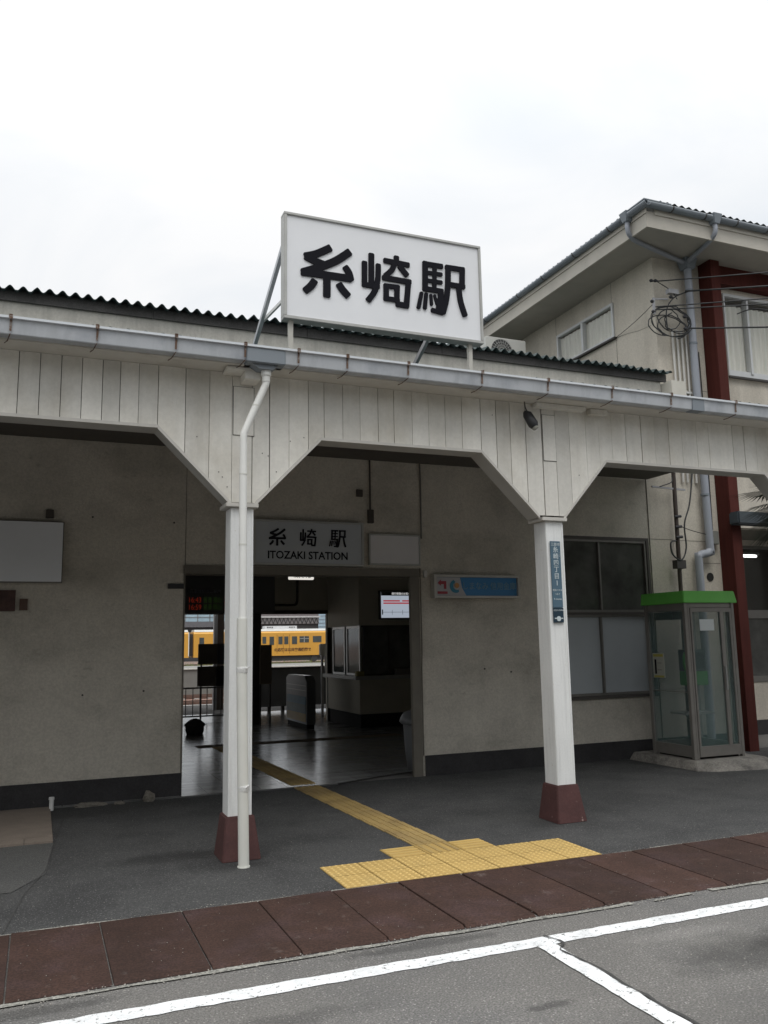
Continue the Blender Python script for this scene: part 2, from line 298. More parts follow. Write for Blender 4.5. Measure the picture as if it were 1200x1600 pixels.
# old grey patch at the far left of the apron, and a fresh dark patch in front of the hall
a = MB(); a.poly([(-3, 6.4, .008), (-.1, 6.5, .008), (.12, 6.9, .008), (.19, 7.93, .008), (.02, 7.95, .008), (-3, 7.97, .008)], [range(6)]); struct(a, 'pavement_patch', asphalt('greyed_patch_asphalt', (.085, .084, .08), (.2, .2, .19), (.07, .07, .068), (.45, .6)))
# mortar edges either side of the brown plates
for nm, y0, wd, sd_ in (('kerb_strip', 5.568, .036, 3), ('kerb_strip', 4.512, .046, 4)):
    a = MB(); n = 140; rr = random.Random(sd_); pts = []
    lo = [(-8+22*i/n, y0+rr.uniform(-.008, .008)) for i in range(n+1)]; hi = [(x, y+wd*rr.uniform(.35, 1.15)) for x, y in lo]
    for i in range(n):
        if rr.random() < .07: continue
        a.poly([(*lo[i], .007), (*lo[i+1], .007), (*hi[i+1], .007), (*hi[i], .007)], [(0, 1, 2, 3)])
    struct(a, nm, mat('edge_mortar', (.23, .225, .20), .95, var=.3, vs=9, grain=.4, gs=60))
# worn white parking lines
def strip(pts, wd, z, seed, jit=.006):
    rr = random.Random(seed); mb = MB(); P = [Vector((x, y, 0)) for x, y in pts]; Lp, Rp = [], []
    for i in range(len(P)-1):
        a_, b_ = P[i], P[i+1]; k = max(2, int((b_-a_).length/.06)); d = (b_-a_).normalized(); nn = Vector((-d.y, d.x, 0))
        for j in range(k+(i == len(P)-2)):
            q = a_+(b_-a_)*j/k; Lp.append(q+nn*(wd/2+rr.uniform(-jit, jit))); Rp.append(q-nn*(wd/2+rr.uniform(-jit, jit)))
    for i in range(len(Lp)-1): mb.poly([(*Lp[i][:2], z), (*Lp[i+1][:2], z), (*Rp[i+1][:2], z), (*Rp[i][:2], z)], [(0, 3, 2, 1)])
    return mb
ln = strip([(.03, 4.205), (14, 4.215)], .118, .004, 5)
struct(ln, 'road_marking', linem)
struct(strip([(2.60, 4.14), (2.59, 3.5), (2.585, 3.1), (2.58, -1)], .105, .006, 6), 'road_marking', linem)
crk = [(2.665, 4.27), (2.69, 4.20), (2.70, 4.13), (2.665, 4.09), (2.625, 4.05), (2.635, 3.95), (2.655, 3.82), (2.66, 3.68), (2.64, 3.55), (2.655, 3.40), (2.645, 3.25), (2.66, 3.1), (2.65, 2.8), (2.68, 2.3)]
struct(strip(crk, .014, .010, 8, .006), 'pavement_crack', mat('dark_crack_tar', (.045, .044, .042), .95))  # crack drawn as a thin dark strip
struct(strip([(-.12, 5.62), (-.02, 6.4), (.12, 7.0), (.2, 8.0), (.36, 9.6)], .008, .009, 9, .003), 'pavement_crack', MATS['dark_crack_tar'])
# brown ribbed ramp plates laid against the edge of the apron
joints = [-.565, -.078, .407, .887, 1.365, 1.860, 2.335, 2.822, 3.305, 3.79, 4.28, 4.770, 5.26, 5.75]
names = ['leftmost brown ribbed ramp plate, cut off by the left edge of the photo', 'second brown ribbed ramp plate from the left, above the start of the white line',
 'third brown ribbed ramp plate from the left, left of the drainpipe post', 'fourth brown ribbed ramp plate from the left, in front of the drainpipe post',
 'fifth brown ribbed ramp plate from the left, between the drainpipe post and the yellow paving', 'brown ribbed ramp plate touching the left corner of the yellow tactile paving',
 'brown ramp plate below the yellow paving, with the widest dark joint on its right', 'brown ramp plate below the yellow paving, just right of the widest dark joint',
 'brown ramp plate below the yellow paving, nearly above the white line fork', 'brown ribbed ramp plate touching the right corner of the yellow tactile paving',
 'first brown ribbed ramp plate right of the yellow tactile paving', 'second brown ribbed ramp plate right of the yellow tactile paving',
 'brown ribbed ramp plate at the right edge of the photo, farthest right in view']
for i, lb in enumerate(names):
    x0, x1 = joints[i]+.004, joints[i+1]-.004; rr = random.Random(40+i); h = [.016+rr.uniform(-.003, .004) for _ in range(4)]
    if i == 6: x1 -= .012
    p = MB(); nose = .03
    p.poly([(x0, 4.565, .002), (x1, 4.565, .002), (x1, 5.565, .002), (x0, 5.565, .002), (x0, 4.565+nose, h[0]), (x1, 4.565+nose, h[1]), (x1, 5.563, h[2]), (x0, 5.563, h[3])],
           [(0, 3, 2, 1), (4, 5, 6, 7), (0, 1, 5, 4), (1, 2, 6, 5), (2, 3, 7, 6), (3, 0, 4, 7)])
    single(p, 'ramp_plate', platem, ((x0+x1)/2, 5.06, 0), lb, 'ramp plate', 'brown ramp plates along the edge of the pavement', .002)

# loose grit swept against the plates and across the road
rr = random.Random(77); gr = MB()
def pebble(x, y, z, s_):
    a_ = rr.uniform(0, 6.28); p = [(x+s_*math.cos(a_+k*1.571)*rr.uniform(.6, 1.1), y+s_*math.sin(a_+k*1.571)*rr.uniform(.6, 1.1), z) for k in range(4)]
    gr.poly(p+[(x+rr.uniform(-.3, .3)*s_, y+rr.uniform(-.3, .3)*s_, z+s_*rr.uniform(.5, .9))], [(0, 1, 4), (1, 2, 4), (2, 3, 4), (3, 0, 4)])
for i in range(900): pebble(rr.uniform(-1, 6.8), 4.53+rr.gauss(0, .035), .005, rr.uniform(.003, .007))
for i in range(500): pebble(rr.uniform(-1, 6.8), 5.59+abs(rr.gauss(0, .03)), .006, rr.uniform(.002, .005))
for i in range(900): pebble(rr.uniform(-.5, 5.5), rr.uniform(2.8, 4.5), .002, rr.uniform(.002, .006))
for i in range(700): pebble(rr.uniform(-1, 7.5), rr.uniform(5.6, 9.5), .006, rr.uniform(.002, .005))
for i in range(250): pebble(rr.uniform(-1, 6.8), rr.uniform(4.6, 5.5), .018, rr.uniform(.002, .004))
gr_ = gr.build('grit', mat('pale_grit', (.30, .28, .25), .95, var=.5, vs=60)); tag(gr_, 'pale loose grit scattered over the asphalt and along the plate edges', 'grit', kind='stuff')
# yellow tactile paving
tp = thing('tactile_paving', (3.0, 5.85, 0), 'yellow tactile paving with studs and bars, leading from the brown plates into the hall', 'tactile paving')
base = MB(); dots = base; bars = base; gpath = MB(); gbar = MB()
S = .2952; X0 = 1.972
def tile(mb, x, y, s=S, z=.011, wy=None):
    wy = wy or s; mb.box(x+.0045, x+s-.0045, y+.0045, y+wy-.0045, .003, z)
def stud(mb, x, y, z):
    n = 8; a_ = [(x+.0125*math.cos(k*math.pi/4), y+.0125*math.sin(k*math.pi/4), z) for k in range(n)]; b_ = [(x+.008*math.cos(k*math.pi/4), y+.008*math.sin(k*math.pi/4), z+.005) for k in range(n)]
    mb.poly(a_+b_, [list(range(n, 2*n))]+[(i, (i+1) % n, n+(i+1) % n, n+i) for i in range(n)])
rows = [(5.588, range(7)), (5.588+S, range(7)), (5.588+2*S, (2, 3, 4))]
for y, cells in rows:
    for c in cells:
        x = X0+c*S; tile(base, x, y)
        if y < 6.1 :
            for i in range(6):
                for j in range(6): stud(dots, x+S*(i+.5)/6, y+S*(j+.5)/6, .0105)
        elif c != 3:
            for j in range(4): bars.box(x+.012, x+S-.012, y+S*(j+.5)/4-.011, y+S*(j+.5)/4+.011, .010, .0155)
def sk(y): return 2.862-(y-6.45)*.031
y = 5.588+2*S
while y < 13.8:
    x = X0+3*S if y < 6.3 else sk(y); z = .011
    if y > 6.3: gpath.box(x+.0015, x+S+.0085, y+.002, y+S-.002, .003 if y < 9.6 else .018, z if y < 9.6 else .024)
    zz = .0105 if y < 9.6 else .0235
    for j in range(4): gbar.box(x+S*(j+.5)/4-.012, x+S*(j+.5)/4+.012, y+.008, y+S-.008, zz, zz+.005)
    y += S
gp2 = MB()
for i in range(12):
    gp2.box(2.42+i*S+.002, 2.42+(i+1)*S-.002, 13.86, 14.15, .018, .024)
    for j in range(4): gp2.box(2.42+i*S+.01, 2.42+(i+1)*S-.01, 13.86+S*(j+.5)/4-.011, 13.86+S*(j+.5)/4+.011, .0235, .0285)
yell2 = mat('dull_yellow_guide_strip', (.42, .295, .11), .75, var=.22, vs=3, grain=.12, gs=70, c2=(.30, .21, .09), c2s=2, c2p=(.45, .7))  # duller, more mottled yellow than the warning tiles
wt_ = base.build('warning_tiles', yellow, tp); wt_.data.materials.append(mat('raised_stud_yellow', (.57, .40, .145), .7, var=.1, c3=(.2, .15, .08), c3s=30, c3p=(.70, .76)))
for f_ in wt_.data.polygons:
    if f_.center.z > .0112: f_.material_index = 1
gpath.build('guide_strip', yell2, tp); gbar.build('guide_bars', yell2, tp); gp2.build('hall_strip', mat('hall_shade_guide_strip', (.12, .085, .05), .7, var=.2), tp)  # hall strip is yellow paving with the hall's shade put into its colour

# floor drain slab, stub pipe, rubble at the far left
ds = MB()
for i in range(5): ds.box(-.95+i*.228, -.727+i*.228, 7.96, 8.15, .004, .022)
ds.box(-.95, .185, 8.155, 9.62, .004, .024)
single(ds, 'paving_slab', mat('beige_concrete_slab', (.20, .165, .135), .9, var=.15, vs=4, grain=.1), (-.4, 8.8, 0), 'beige concrete slab with a row of edge tiles, flush with the asphalt at the left edge', 'paving slab')
sp_ = MB().tube([(.193, 9.50, 0), (.193, 9.50, .11)], [.022, .022], 12); sp_.tube([(.193, 9.50, .11), (.193, 9.50, .135)], [.028, .026], 12)
single(sp_, 'pipe_stub', white, (.193, 9.5, 0), 'short white pipe stub standing by the dark plinth at the far left', 'pipe')
def rock(cx, cy, rx, ry, rz, seed):
    rr = random.Random(seed); bm = bmesh.new(); bmesh.ops.create_icosphere(bm, subdivisions=2, radius=1)
    mb = MB(); vs = []
    for v in bm.verts:
        k = 1+rr.uniform(-.16, .16); vs.append((cx+v.co.x*rx*k, cy+v.co.y*ry*k, max(.0, rz*.35+v.co.z*rz*k)))
    mb.poly(vs, [[v.index for v in f.verts] for f in bm.faces]); bm.free(); return mb
for cx, rx, rz, lb, sd_ in ((.56, .17, .032, 'flat broken lump of pale concrete at the foot of the dark plinth', 1), (.86, .06, .02, 'smallest crumb of concrete at the foot of the dark plinth, between two larger lumps', 2), (1.16, .06, .085, 'upright wedge of broken concrete leaning on the dark plinth', 3)):
    single(rock(cx, 9.56, rx, .06, rz, sd_), 'rubble', mat('dusty_rubble', (.17, .155, .13), .95, var=.3, vs=20, grain=.2, gs=60, bump=.8, bs=40), (cx, 9.56, 0), lb, 'rubble', 'broken concrete along the plinth')

# ================================================================ STATION BUILDING
W = 9.68
st = thing('station_building', (2.9, W, 0), 'single-storey station with stained beige stucco walls, dark plinth and open entrance hall', 'station')
wl = MB()
wl.box(-22, 1.52, W, W+.2, 0, 5.55); wl.box(4.42, 6.36, W, W+.2, 0, 5.55); wl.box(1.52, 4.42, W, W+.2, 2.49, 5.55)
wl.box(6.36, 8.04, W, W+.2, 0, .85); wl.box(6.36, 8.04, W, W+.2, 3.01, 5.55); wl.box(8.04, 8.10, W, W+.2, 0, 5.55)
wl.build('wall', stucco, st)
up_ = MB(); up_.box(-22, 8.2, 9.335, W-.003, 4.45, 5.40); up_.build('upper_wall', upwall, st)
pl = MB(); pl.box(-22, 1.515, W-.022, W-.003, 0, .255); pl.box(4.46, 9.35, W-.022, W-.003, 0, .245); pl.build('plinth', plinthm, st)
# opening lintel and jamb lining
fr = MB(); fr.box(4.305, 4.425, W-.02, W+.04, .0, 2.44); fr.box(1.50, 1.519, W-.006, W+.22, .0, 2.50); fr.box(1.50, 4.425, W-.04, W+.24, 2.44, 2.535)
fr.build('door_frame', mat('jamb_paint', (.15, .135, .11), .7, var=.15, vs=5, c3=(.12, .10, .08), c3s=12, c3p=(.62, .7)), st)
# expansion joint and hairline seams in the wall
sm_ = MB(); sm_.box(1.512, 1.518, W-.004, W-.001, 2.54, 3.9); sm_.build('wall_joint', mat('joint_filler', (.16, .15, .13), .9), st); sm_ = MB(); sm_.box(8.098, 8.106, W-.012, W+.05, .25, 5.4); sm_.build('wall_joint', mat('joint_filler', (.16, .15, .13), .9), st)
for hx, hz in ((1.09, 1.15), (.46, 1.13), (5.33, 1.27), (5.72, 1.22), (.5, 3.05), (1.38, 3.02)):
    MB().tube([(hx, W-.002, hz), (hx, W-.012, hz)], .011, 8).build('bolt', metald, st)
# main roof of big-wave sheet
def corr(mb, x0, x1, y0, z0, y1, z1, pitch=.13, amp=.023, th=.007, sheet=.78, n=10, seed=2, jit=.006):
    rr = random.Random(seed); nx = int((x1-x0)/pitch*n); A = []; step = 0.
    off = {}
    for i in range(nx+1):
        x = x0+(x1-x0)*i/nx; k = int((x-x0)/sheet); off.setdefault(k, (rr.uniform(-jit, jit), rr.uniform(-.02, .02)))
        h = amp*math.cos(2*math.pi*(x-x0)/pitch)+off[k][0]
        A.append((x, h, off[k][1]))
    v = []; 
    for x, h, dy in A: v += [(x, y0+dy, z0+h), (x, y1, z1+h), (x, y1, z1+h-th), (x, y0+dy, z0+h-th)]
    f = []
    for i in range(nx):
        a_, b_ = i*4, i*4+4
        for q in range(4): f.append((a_+q, b_+q, b_+(q+1) % 4, a_+(q+1) % 4))
    f += [(0, 1, 2, 3), (nx*4, nx*4+3, nx*4+2, nx*4+1)]
    base = len(mb.v); mb.v += v; mb.f += [[base+i for i in q] for q in f]; mb.sm += [True]*len(f); return mb
rf = corr(MB(), -22.01, 8.31, 9.20, 5.405, 16.2, 6.65, amp=.027, jit=.011)
rf = rf.build('roof', slate, st)
rb = MB().box(-22, 8.26, 16.2, 16.4, 3.4, 6.62); rb.build('rear_wall_head', stucco, st)
mdb = MB()
for i in range(17): mdb.box(-22.48+i*1.81, -22.48+(i+1)*1.81-.006, 9.305, 9.333, 5.285, 5.395)
mdb.build('eave_board', darkwood, st)
mds = MB().box(-22, 8.26, 9.335, W+.2, 5.401, 5.425); mds.build('eave_soffit', darkwood, st)
gb = MB().poly([(8.2, 9.34, 5.3), (8.2, 16.2, 5.3), (8.2, 16.2, 6.6), (8.2, 9.34, 5.40), (8.24, 9.34, 5.3), (8.24, 16.2, 5.3), (8.24, 16.2, 6.6), (8.24, 9.34, 5.40)], [(0, 1, 2, 3), (4, 7, 6, 5), (0, 4, 5, 1), (1, 5, 6, 2), (2, 6, 7, 3), (3, 7, 4, 0)]); gb.build('verge_board', darkwood, st)
# big wall window right of the entrance
def window(parent, x0, x1, z0, z1, y, fm, gm, fw=.05, dep=.06, mid=True, mull=None, proud=.02, name='window'):
    f = MB(); mx = mull or (x0+x1)/2; ya, yb = y-proud, y-proud+dep
    f.box(x0, x1, ya, yb, z0, z0+fw); f.box(x0, x1, ya, yb, z1-fw, z1); f.box(x0, x0+fw, ya, yb, z0+fw, z1-fw); f.box(x1-fw, x1, ya, yb, z0+fw, z1-fw)
    if mid: f.box(mx-fw*.45, mx+fw*.45, ya-.012, yb-.01, z0+fw, z1-fw)
    f = f.build(name, fm, parent, .004)
    spans = ((x0+fw, mx-fw*.45), (mx+fw*.45, x1-fw)) if mid else ((x0+fw, x1-fw),)
    for k, (a_, b_) in enumerate(spans): MB().box(a_+.001, b_-.001, ya+.025+.012*k, ya+.030+.012*k, z0+fw+.001, z1-fw-.001).build('pane', gm, f)
    return f
window(st, 6.37, 8.03, 1.985, 3.0, W, alumd, dglass, .035, .09, mull=7.205, proud=.0)
window(st, 6.37, 8.03, .86, 1.955, W, alumd, frost, .035, .09, mull=7.18, proud=.0)
fr = MB(); fr.box(6.36, 8.04, W-.015, W+.08, 1.955, 1.985); fr.box(6.30, 8.08, W-.03, W+.04, .82, .86); fr.box(6.32, 6.368, W-.012, W+.08, .86, 3.0); fr.box(8.032, 8.075, W-.012, W+.08, .86, 3.0); fr.box(6.32, 8.075, W-.012, W+.08, 3.0, 3.04)
fr.build('window_surround', mat('weathered_frame_wood', (.07, .062, .055), .7, var=.2), st)
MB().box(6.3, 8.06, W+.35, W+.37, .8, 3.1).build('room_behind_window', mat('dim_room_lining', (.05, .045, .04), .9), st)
# box capping the right end of the wall
MB().box(8.21, 8.47, 9.12, 9.60, 4.9, 5.26).build('end_box', mat('box_paint', (.56, .54, .48), .8), st, .005)
# conduits and little fittings on the hall front wall
MB().tube([(3.78, W-.02, 4.2), (3.78, W-.02, 3.27)], .012, 8).build('conduit', darkw, st)
MB().box(3.745, 3.815, W-.055, W, 3.10, 3.27).build('switch_box', darkw, st, .004)
MB().tube(smooth_path([(3.95, W-.018, 4.06), (4.30, W-.018, 4.06), (4.43, W-.018, 4.02), (4.475, W-.018, 3.9), (4.475, W-.018, 3.0), (4.475, W-.018, 2.98)], 5), .011, 8).build('conduit', alumd, st)
MB().box(3.60, 3.68, W-.03, W, 3.43, 3.52).build('vent_plate', darkw, st, .003)
MB().tube([(4.445, W-.02, 2.55), (4.445, W-.02, 1.5), (4.435, W-.02, 1.3), (4.435, W-.02, .25)], .008, 6).build('conduit', MATS['jamb_paint'], st)
MB().box(4.49, 4.53, W-.05, W, 2.43, 2.52).build('switch_box', trimm, st, .004)
MB().box(.02, .10, W-.04, W, 3.02, 3.11).build('vent_plate', darkw, st, .003)
# canopy soffit behind the fascia is part of the canopy; hall interior belongs to the building
hl = MB()
hl.box(-.2, 0, W+.2, 17.3, 0, .8); hl.box(-.2, 0, W+.2, 17.3, 2.9, 3.5); hl.box(-.2, 0, W+.2, 10.6, .8, 2.9); hl.box(-.2, 0, 16.4, 17.3, .8, 2.9); hl.box(7.8, 8.0, W+.5, 17.5, 0, 3.5)
hl.box(-.2, 7.8, 17.3, 17.5, 2.305, 3.5); hl.box(-.2, 2.25, 17.3, 17.5, 0, 2.305)
hl.box(5.76, 7.8, 17.3, 17.5, 0, 2.305)
hl.build('hall_wall', hallw, st)
f = MB()  # unseen side window, added to let more daylight into the hall
for k in range(5): f.box(-.14, -.08, 10.6+k*1.45-.03 if k else 10.601, 10.6+k*1.45+.03 if k < 4 else 16.399, .795, 2.905)
f.box(-.15, -.07, 10.55, 16.45, .76, .80); f.box(-.15, -.07, 10.55, 16.45, 2.90, 2.94)
f = f.build('window', alum, st); MB().box(-.115, -.11, 10.66, 16.34, .81, 2.89).build('pane', aglass, f)
MB().box(-.2, 8.0, W+.2, 17.5, 3.5, 3.6).build('hall_ceiling', blackc, st)
ph = MB(); ph.box(4.03, 4.27, 17.22, 17.48, 0, 2.304); ph.build('hall_post', darkw, st)
oh = MB(); oh.box(2.25, 5.8, 17.26, 17.295, 2.25, 2.33); oh.box(5.72, 5.80, 17.26, 17.295, 0, 2.25); oh.box(2.22, 2.27, 17.26, 17.295, 0, 2.25); oh.build('opening_trim', darkw, st)
MB().tube(smooth_path([(4.3, 17.2, 2.44), (4.95, 17.2, 2.44), (5.02, 17.2, 2.5), (5.04, 17.2, 2.6), (5.04, 17.2, 3.48)], 4), .025, 8).build('conduit', darkw, st)
# floor of the hall
hf = MB(); hf.box(-.2, 3.30, 9.60, 20.5, 0, .018); hf.poly([(3.301, 9.60, .018), (4.28, 9.98, .018), (4.28, 20.5, .018), (3.301, 20.5, .018)], [(0, 1, 2, 3)]); hf.poly([(4.28, 9.98, .018), (7.8, 9.98, .018), (7.8, 20.5, .018), (4.28, 20.5, .018)], [(0, 1, 2, 3)])
def tile_floor(m):
    t = m.node_tree; l = t.links.new; b = t.nodes['Principled BSDF']; g_ = [n for n in t.nodes if n.type == 'NEW_GEOMETRY'][0]; src = b.inputs['Base Color'].links[0].from_socket
    br = t.nodes.new('ShaderNodeTexBrick'); br.offset = 0; br.inputs['Scale'].default_value = 1; br.inputs['Brick Width'].default_value = .3; br.inputs['Row Height'].default_value = .3; br.inputs['Mortar Size'].default_value = .006
    br.inputs['Color1'].default_value = (1, 1, 1, 1); br.inputs['Color2'].default_value = (.8, .8, .8, 1); br.inputs['Mortar'].default_value = (.45, .45, .45, 1); l(g_.outputs['Position'], br.inputs[0])
    x = t.nodes.new('ShaderNodeMix'); x.data_type = 'RGBA'; x.blend_type = 'MULTIPLY'; x.inputs[0].default_value = 1; l(src, x.inputs[6]); l(br.outputs[0], x.inputs[7]); l(x.outputs[2], b.inputs['Base Color'])
tile_floor(hallfl)
struct(hf, 'hall_floor', hallfl)

# ---- ticket office inside
to = thing('ticket_office', (6.6, 15.34, 0), 'ticket office in the hall with glazed front, ledge and dark kickboard', 'ticket office')
OX, OY = 5.73, 15.34
t_ = MB(); t_.box(OX, 7.79, OY, OY+.12, .28, .93); t_.box(OX, OX+.1, OY+.12, 17.25, .28, .93); t_.build('lower_wall', hallw, to)
t_ = MB(); t_.box(OX, 7.79, OY, OY+.12, 1.96, 3.49); t_.box(OX, OX+.1, OY+.12, 17.25, 1.96, 3.49)
t_.build('upper_wall', hallw, to)
MB().box(OX+.03, 7.79, OY+.03, OY+.1, .02, .279).build('kickboard', blackm, to); MB().box(OX+.03, OX+.08, OY+.1, 17.25, .02, .279).build('kickboard', blackm, to)
c_ = MB(); c_.box(OX-.14, OX+.1, OY-.02, 17.2, .93, 1.0); c_.box(OX-.14, 7.79, OY-.16, OY-.021, .93, 1.0); c_.build('counter', mat('counter_laminate', (.42, .42, .40), .35), to, .004)
for y0, y1 in ((OY+.03, OY+.80), (OY+.90, 17.0)):
    f = MB(); f.box(OX+.02, OX+.06, y0, y0+.05, 1.001, 1.958); f.box(OX+.02, OX+.06, y1-.05, y1, 1.001, 1.958); f.box(OX+.02, OX+.06, y0+.05, y1-.05, 1.001, 1.04); f.box(OX+.02, OX+.06, y0+.05, y1-.05, 1.91, 1.958)
    f = f.build('window', alum, to); MB().box(OX+.035, OX+.04, y0+.051, y1-.051, 1.041, 1.909).build('pane', glass('office_glass', (.12, .15, .15), .5, .0), f)
f = MB(); f.box(OX+.07, 7.79, OY+.03, OY+.07, 1.001, 1.03); f.box(OX+.07, 7.79, OY+.03, OY+.07, 1.93, 1.958); f.box(6.35, 6.39, OY+.03, OY+.07, 1.03, 1.93); f = f.build('window', darkw, to)
MB().box(OX+.1, 6.349, OY+.045, OY+.05, 1.031, 1.929).build('pane', dglass, f); MB().box(6.391, 7.78, OY+.045, OY+.05, 1.031, 1.929).build('pane', dglass, f)
single(MB().box(5.62, 5.78, 15.21, 15.31, 1.0, 1.09), 'leaflet_box', mat('yellow_card', (.30, .27, .10), .6), (5.7, 15.26, 1.0), 'small yellowish leaflet box on the corner of the office counter', 'box', bevel=.004)
single(MB().box(6.45, 6.85, 15.2, 15.32, 1.0, 1.12), 'leaflet_box', mat('grey_card', (.16, .15, .14), .6), (6.65, 15.26, 1.0), 'wide dull grey leaflet box on the counter under the screen', 'box', bevel=.004)
# screen
sc = thing('information_screen', (6.55, 15.25, 2.08), 'lit flat screen with white page and red bars on the office wall', 'screen')
MB().box(6.13, 7.02, 15.23, 15.32, 2.07, 2.63).build('housing', metald, sc, .006)
MB().box(6.155, 6.995, 15.224, 15.229, 2.10, 2.60).build('display', mat('lit_screen', (.1, .1, .1), .4, var=0, emit=(.50, .56, .66), es=.62), sc)
b_ = MB().box(6.155, 6.995, 15.219, 15.2235, 2.53, 2.60); b_.build('title_bar', mat('screen_dark_bar', (.02, .02, .03), .5, var=0), sc)
b_ = MB(); b_.box(6.20, 6.55, 15.219, 15.2235, 2.415, 2.44); b_.box(6.60, 6.96, 15.219, 15.2235, 2.415, 2.44); b_.box(6.20, 6.80, 15.219, 15.2235, 2.37, 2.395); b_.build('red_bars', mat('screen_red', (.3, .02, .02), .5, var=0, emit=(.6, .02, .03), es=.5), sc)
b_ = MB(); b_.box(6.19, 6.96, 15.219, 15.2235, 2.205, 2.211)
for x in (6.38, 6.60, 6.85): b_.box(x, x+.006, 15.217, 15.2185, 2.16, 2.25)
b_.box(6.17, 6.19, 15.219, 15.2235, 2.16, 2.26); b_.build('route_map', MATS['screen_dark_bar'], sc)
text('lettering', '運行情報のお知らせ', .05, mat('screen_white', (.1, .1, .1), .5, var=0, emit=(.8, .8, .8), es=.8), sc, (6.6, 15.216, 2.565), ext=.0005)

# ---- things in the hall
def arrivals():
    b = thing('departure_board', (2.5, 13.0, 2.10), 'black hanging departure board with red and green lit text', 'departure board')
    MB().box(1.75, 3.45, 13.02, 13.22, 2.12, 2.76).build('housing', mat('board_casing', (.018, .017, .016), .5), b, .008)
    for x in (2.0, 3.2): MB().tube([(x, 13.12, 2.76), (x, 13.12, 3.5)], .02, 8).build('hanger', metald, b)
    red = mat('red_led', (.1, 0, 0), .5, var=0, emit=(.75, .06, .02), es=.10); grn = mat('green_led', (0, .05, 0), .5, var=0, emit=(.12, .25, .04), es=.05)
    text('lettering', '16:43', .115, red, b, (2.19, 13.012, 2.315), ext=.001, sx=.8); text('lettering', '16:59', .115, red, b, (2.19, 13.012, 2.205), ext=.001, sx=.8)
    text('lettering', '普通 福山', .095, grn, b, (2.46, 13.012, 2.315), ext=.001, sx=.7); text('lettering', '普通 岡山', .095, grn, b, (2.46, 13.012, 2.205), ext=.001, sx=.7)
    text('lettering', '3', .125, red, b, (2.665, 13.012, 2.315), ext=.001); text('lettering', '3', .125, red, b, (2.665, 13.012, 2.205), ext=.001)
    text('lettering', '発車時刻のご案内', .06, mat('dim_board_text', (.10, .10, .12), .6), b, (2.35, 13.012, 2.45), ext=.001)
arrivals()
ls = thing('light_box_sign', (3.59, 12.0, 2.57), 'small lit white box sign hanging under the hall lintel', 'sign')
MB().box(3.40, 3.775, 12.0, 12.08, 2.573, 2.650).build('housing', mat('lit_opal_panel', (.3, .3, .28), .5, var=0, emit=(.75, .72, .66), es=.95), ls, .006)
text('lettering', 'TAXI のりば', .05, inkm, ls, (3.59, 11.994, 2.612), ext=.001, bold=.0008)
for x in (3.46, 3.72): MB().tube([(x, 12.04, 2.65), (x, 12.04, 3.5)], .006, 6).build('hanger', metald, ls)
# ticket gate
tg = thing('ticket_gate', (4.88, 16.5, 0), 'waist-high ticket gate machine with blue and gold side panel in the hall', 'ticket gate')
ga = MB(); ga.prism([(15.75, .10), (17.2, .10), (17.2, .95), (17.08, 1.01), (15.90, 1.01), (15.75, .90)], 'x', 4.80, 4.98); ga.build('body', mat('gate_grey_panel', (.13, .135, .14), .4), tg, .01)
MB().box(4.82, 4.96, 15.8, 17.15, .018, .10).build('foot', blackm, tg)
MB().box(4.792, 4.799, 15.82, 17.12, .47, .62).build('blue_stripe', mat('gate_blue', (.05, .14, .20), .5), tg); MB().box(4.792, 4.799, 15.82, 17.12, .14, .30).build('gold_stripe', mat('gate_gold', (.34, .22, .04), .5), tg); MB().box(4.793, 4.799, 15.82, 17.12, .30, .47).build('dark_stripe', mat('gate_teal', (.08, .12, .11), .5), tg)
MB().box(4.83, 4.95, 15.95, 16.5, 1.011, 1.016).build('card_reader', mat('bright_reader', (.6, .62, .62), .15), tg)
for z in (.73, .82): MB().box(4.790, 4.799, 15.80, 17.14, z, z+.008).build('trim', alum, tg)
# waste bin
wb = thing('waste_bin', (4.52, 10.16, 0), 'grey plastic waste bin with bag just inside the right jamb', 'bin')
v = MB(); rr = random.Random(3)
def ringtube(mb, cx, cy, prof, n=20, sq=.55):
    pts = []
    for r_, z_ in prof:
        for k in range(n):
            a_ = 2*math.pi*k/n; c_, s_ = math.cos(a_), math.sin(a_); q = (abs(c_)**4+abs(s_)**4)**-.25; q = 1+(q-1)*sq
            pts.append((cx+r_*q*c_, cy+r_*q*s_, z_))
    f = [(i*n+k, i*n+(k+1) % n, (i+1)*n+(k+1) % n, (i+1)*n+k) for i in range(len(prof)-1) for k in range(n)]
    f += [list(range(n))[::-1], [len(prof)*n-n+k for k in range(n)]]
    return mb.poly(pts, f, True)
ringtube(v, 4.60, 10.16, [(.145, .02), (.17, .25), (.19, .60), (.195, .61)]).build('body', mat('grey_bin_plastic', (.16, .165, .17), .5), wb)
ringtube(MB(), 4.60, 10.16, [(.21, .58), (.235, .61), (.22, .66), (.18, .72), (.10, .76)]).build('lid', mat('grey_bin_lid', (.14, .145, .15), .5), wb)
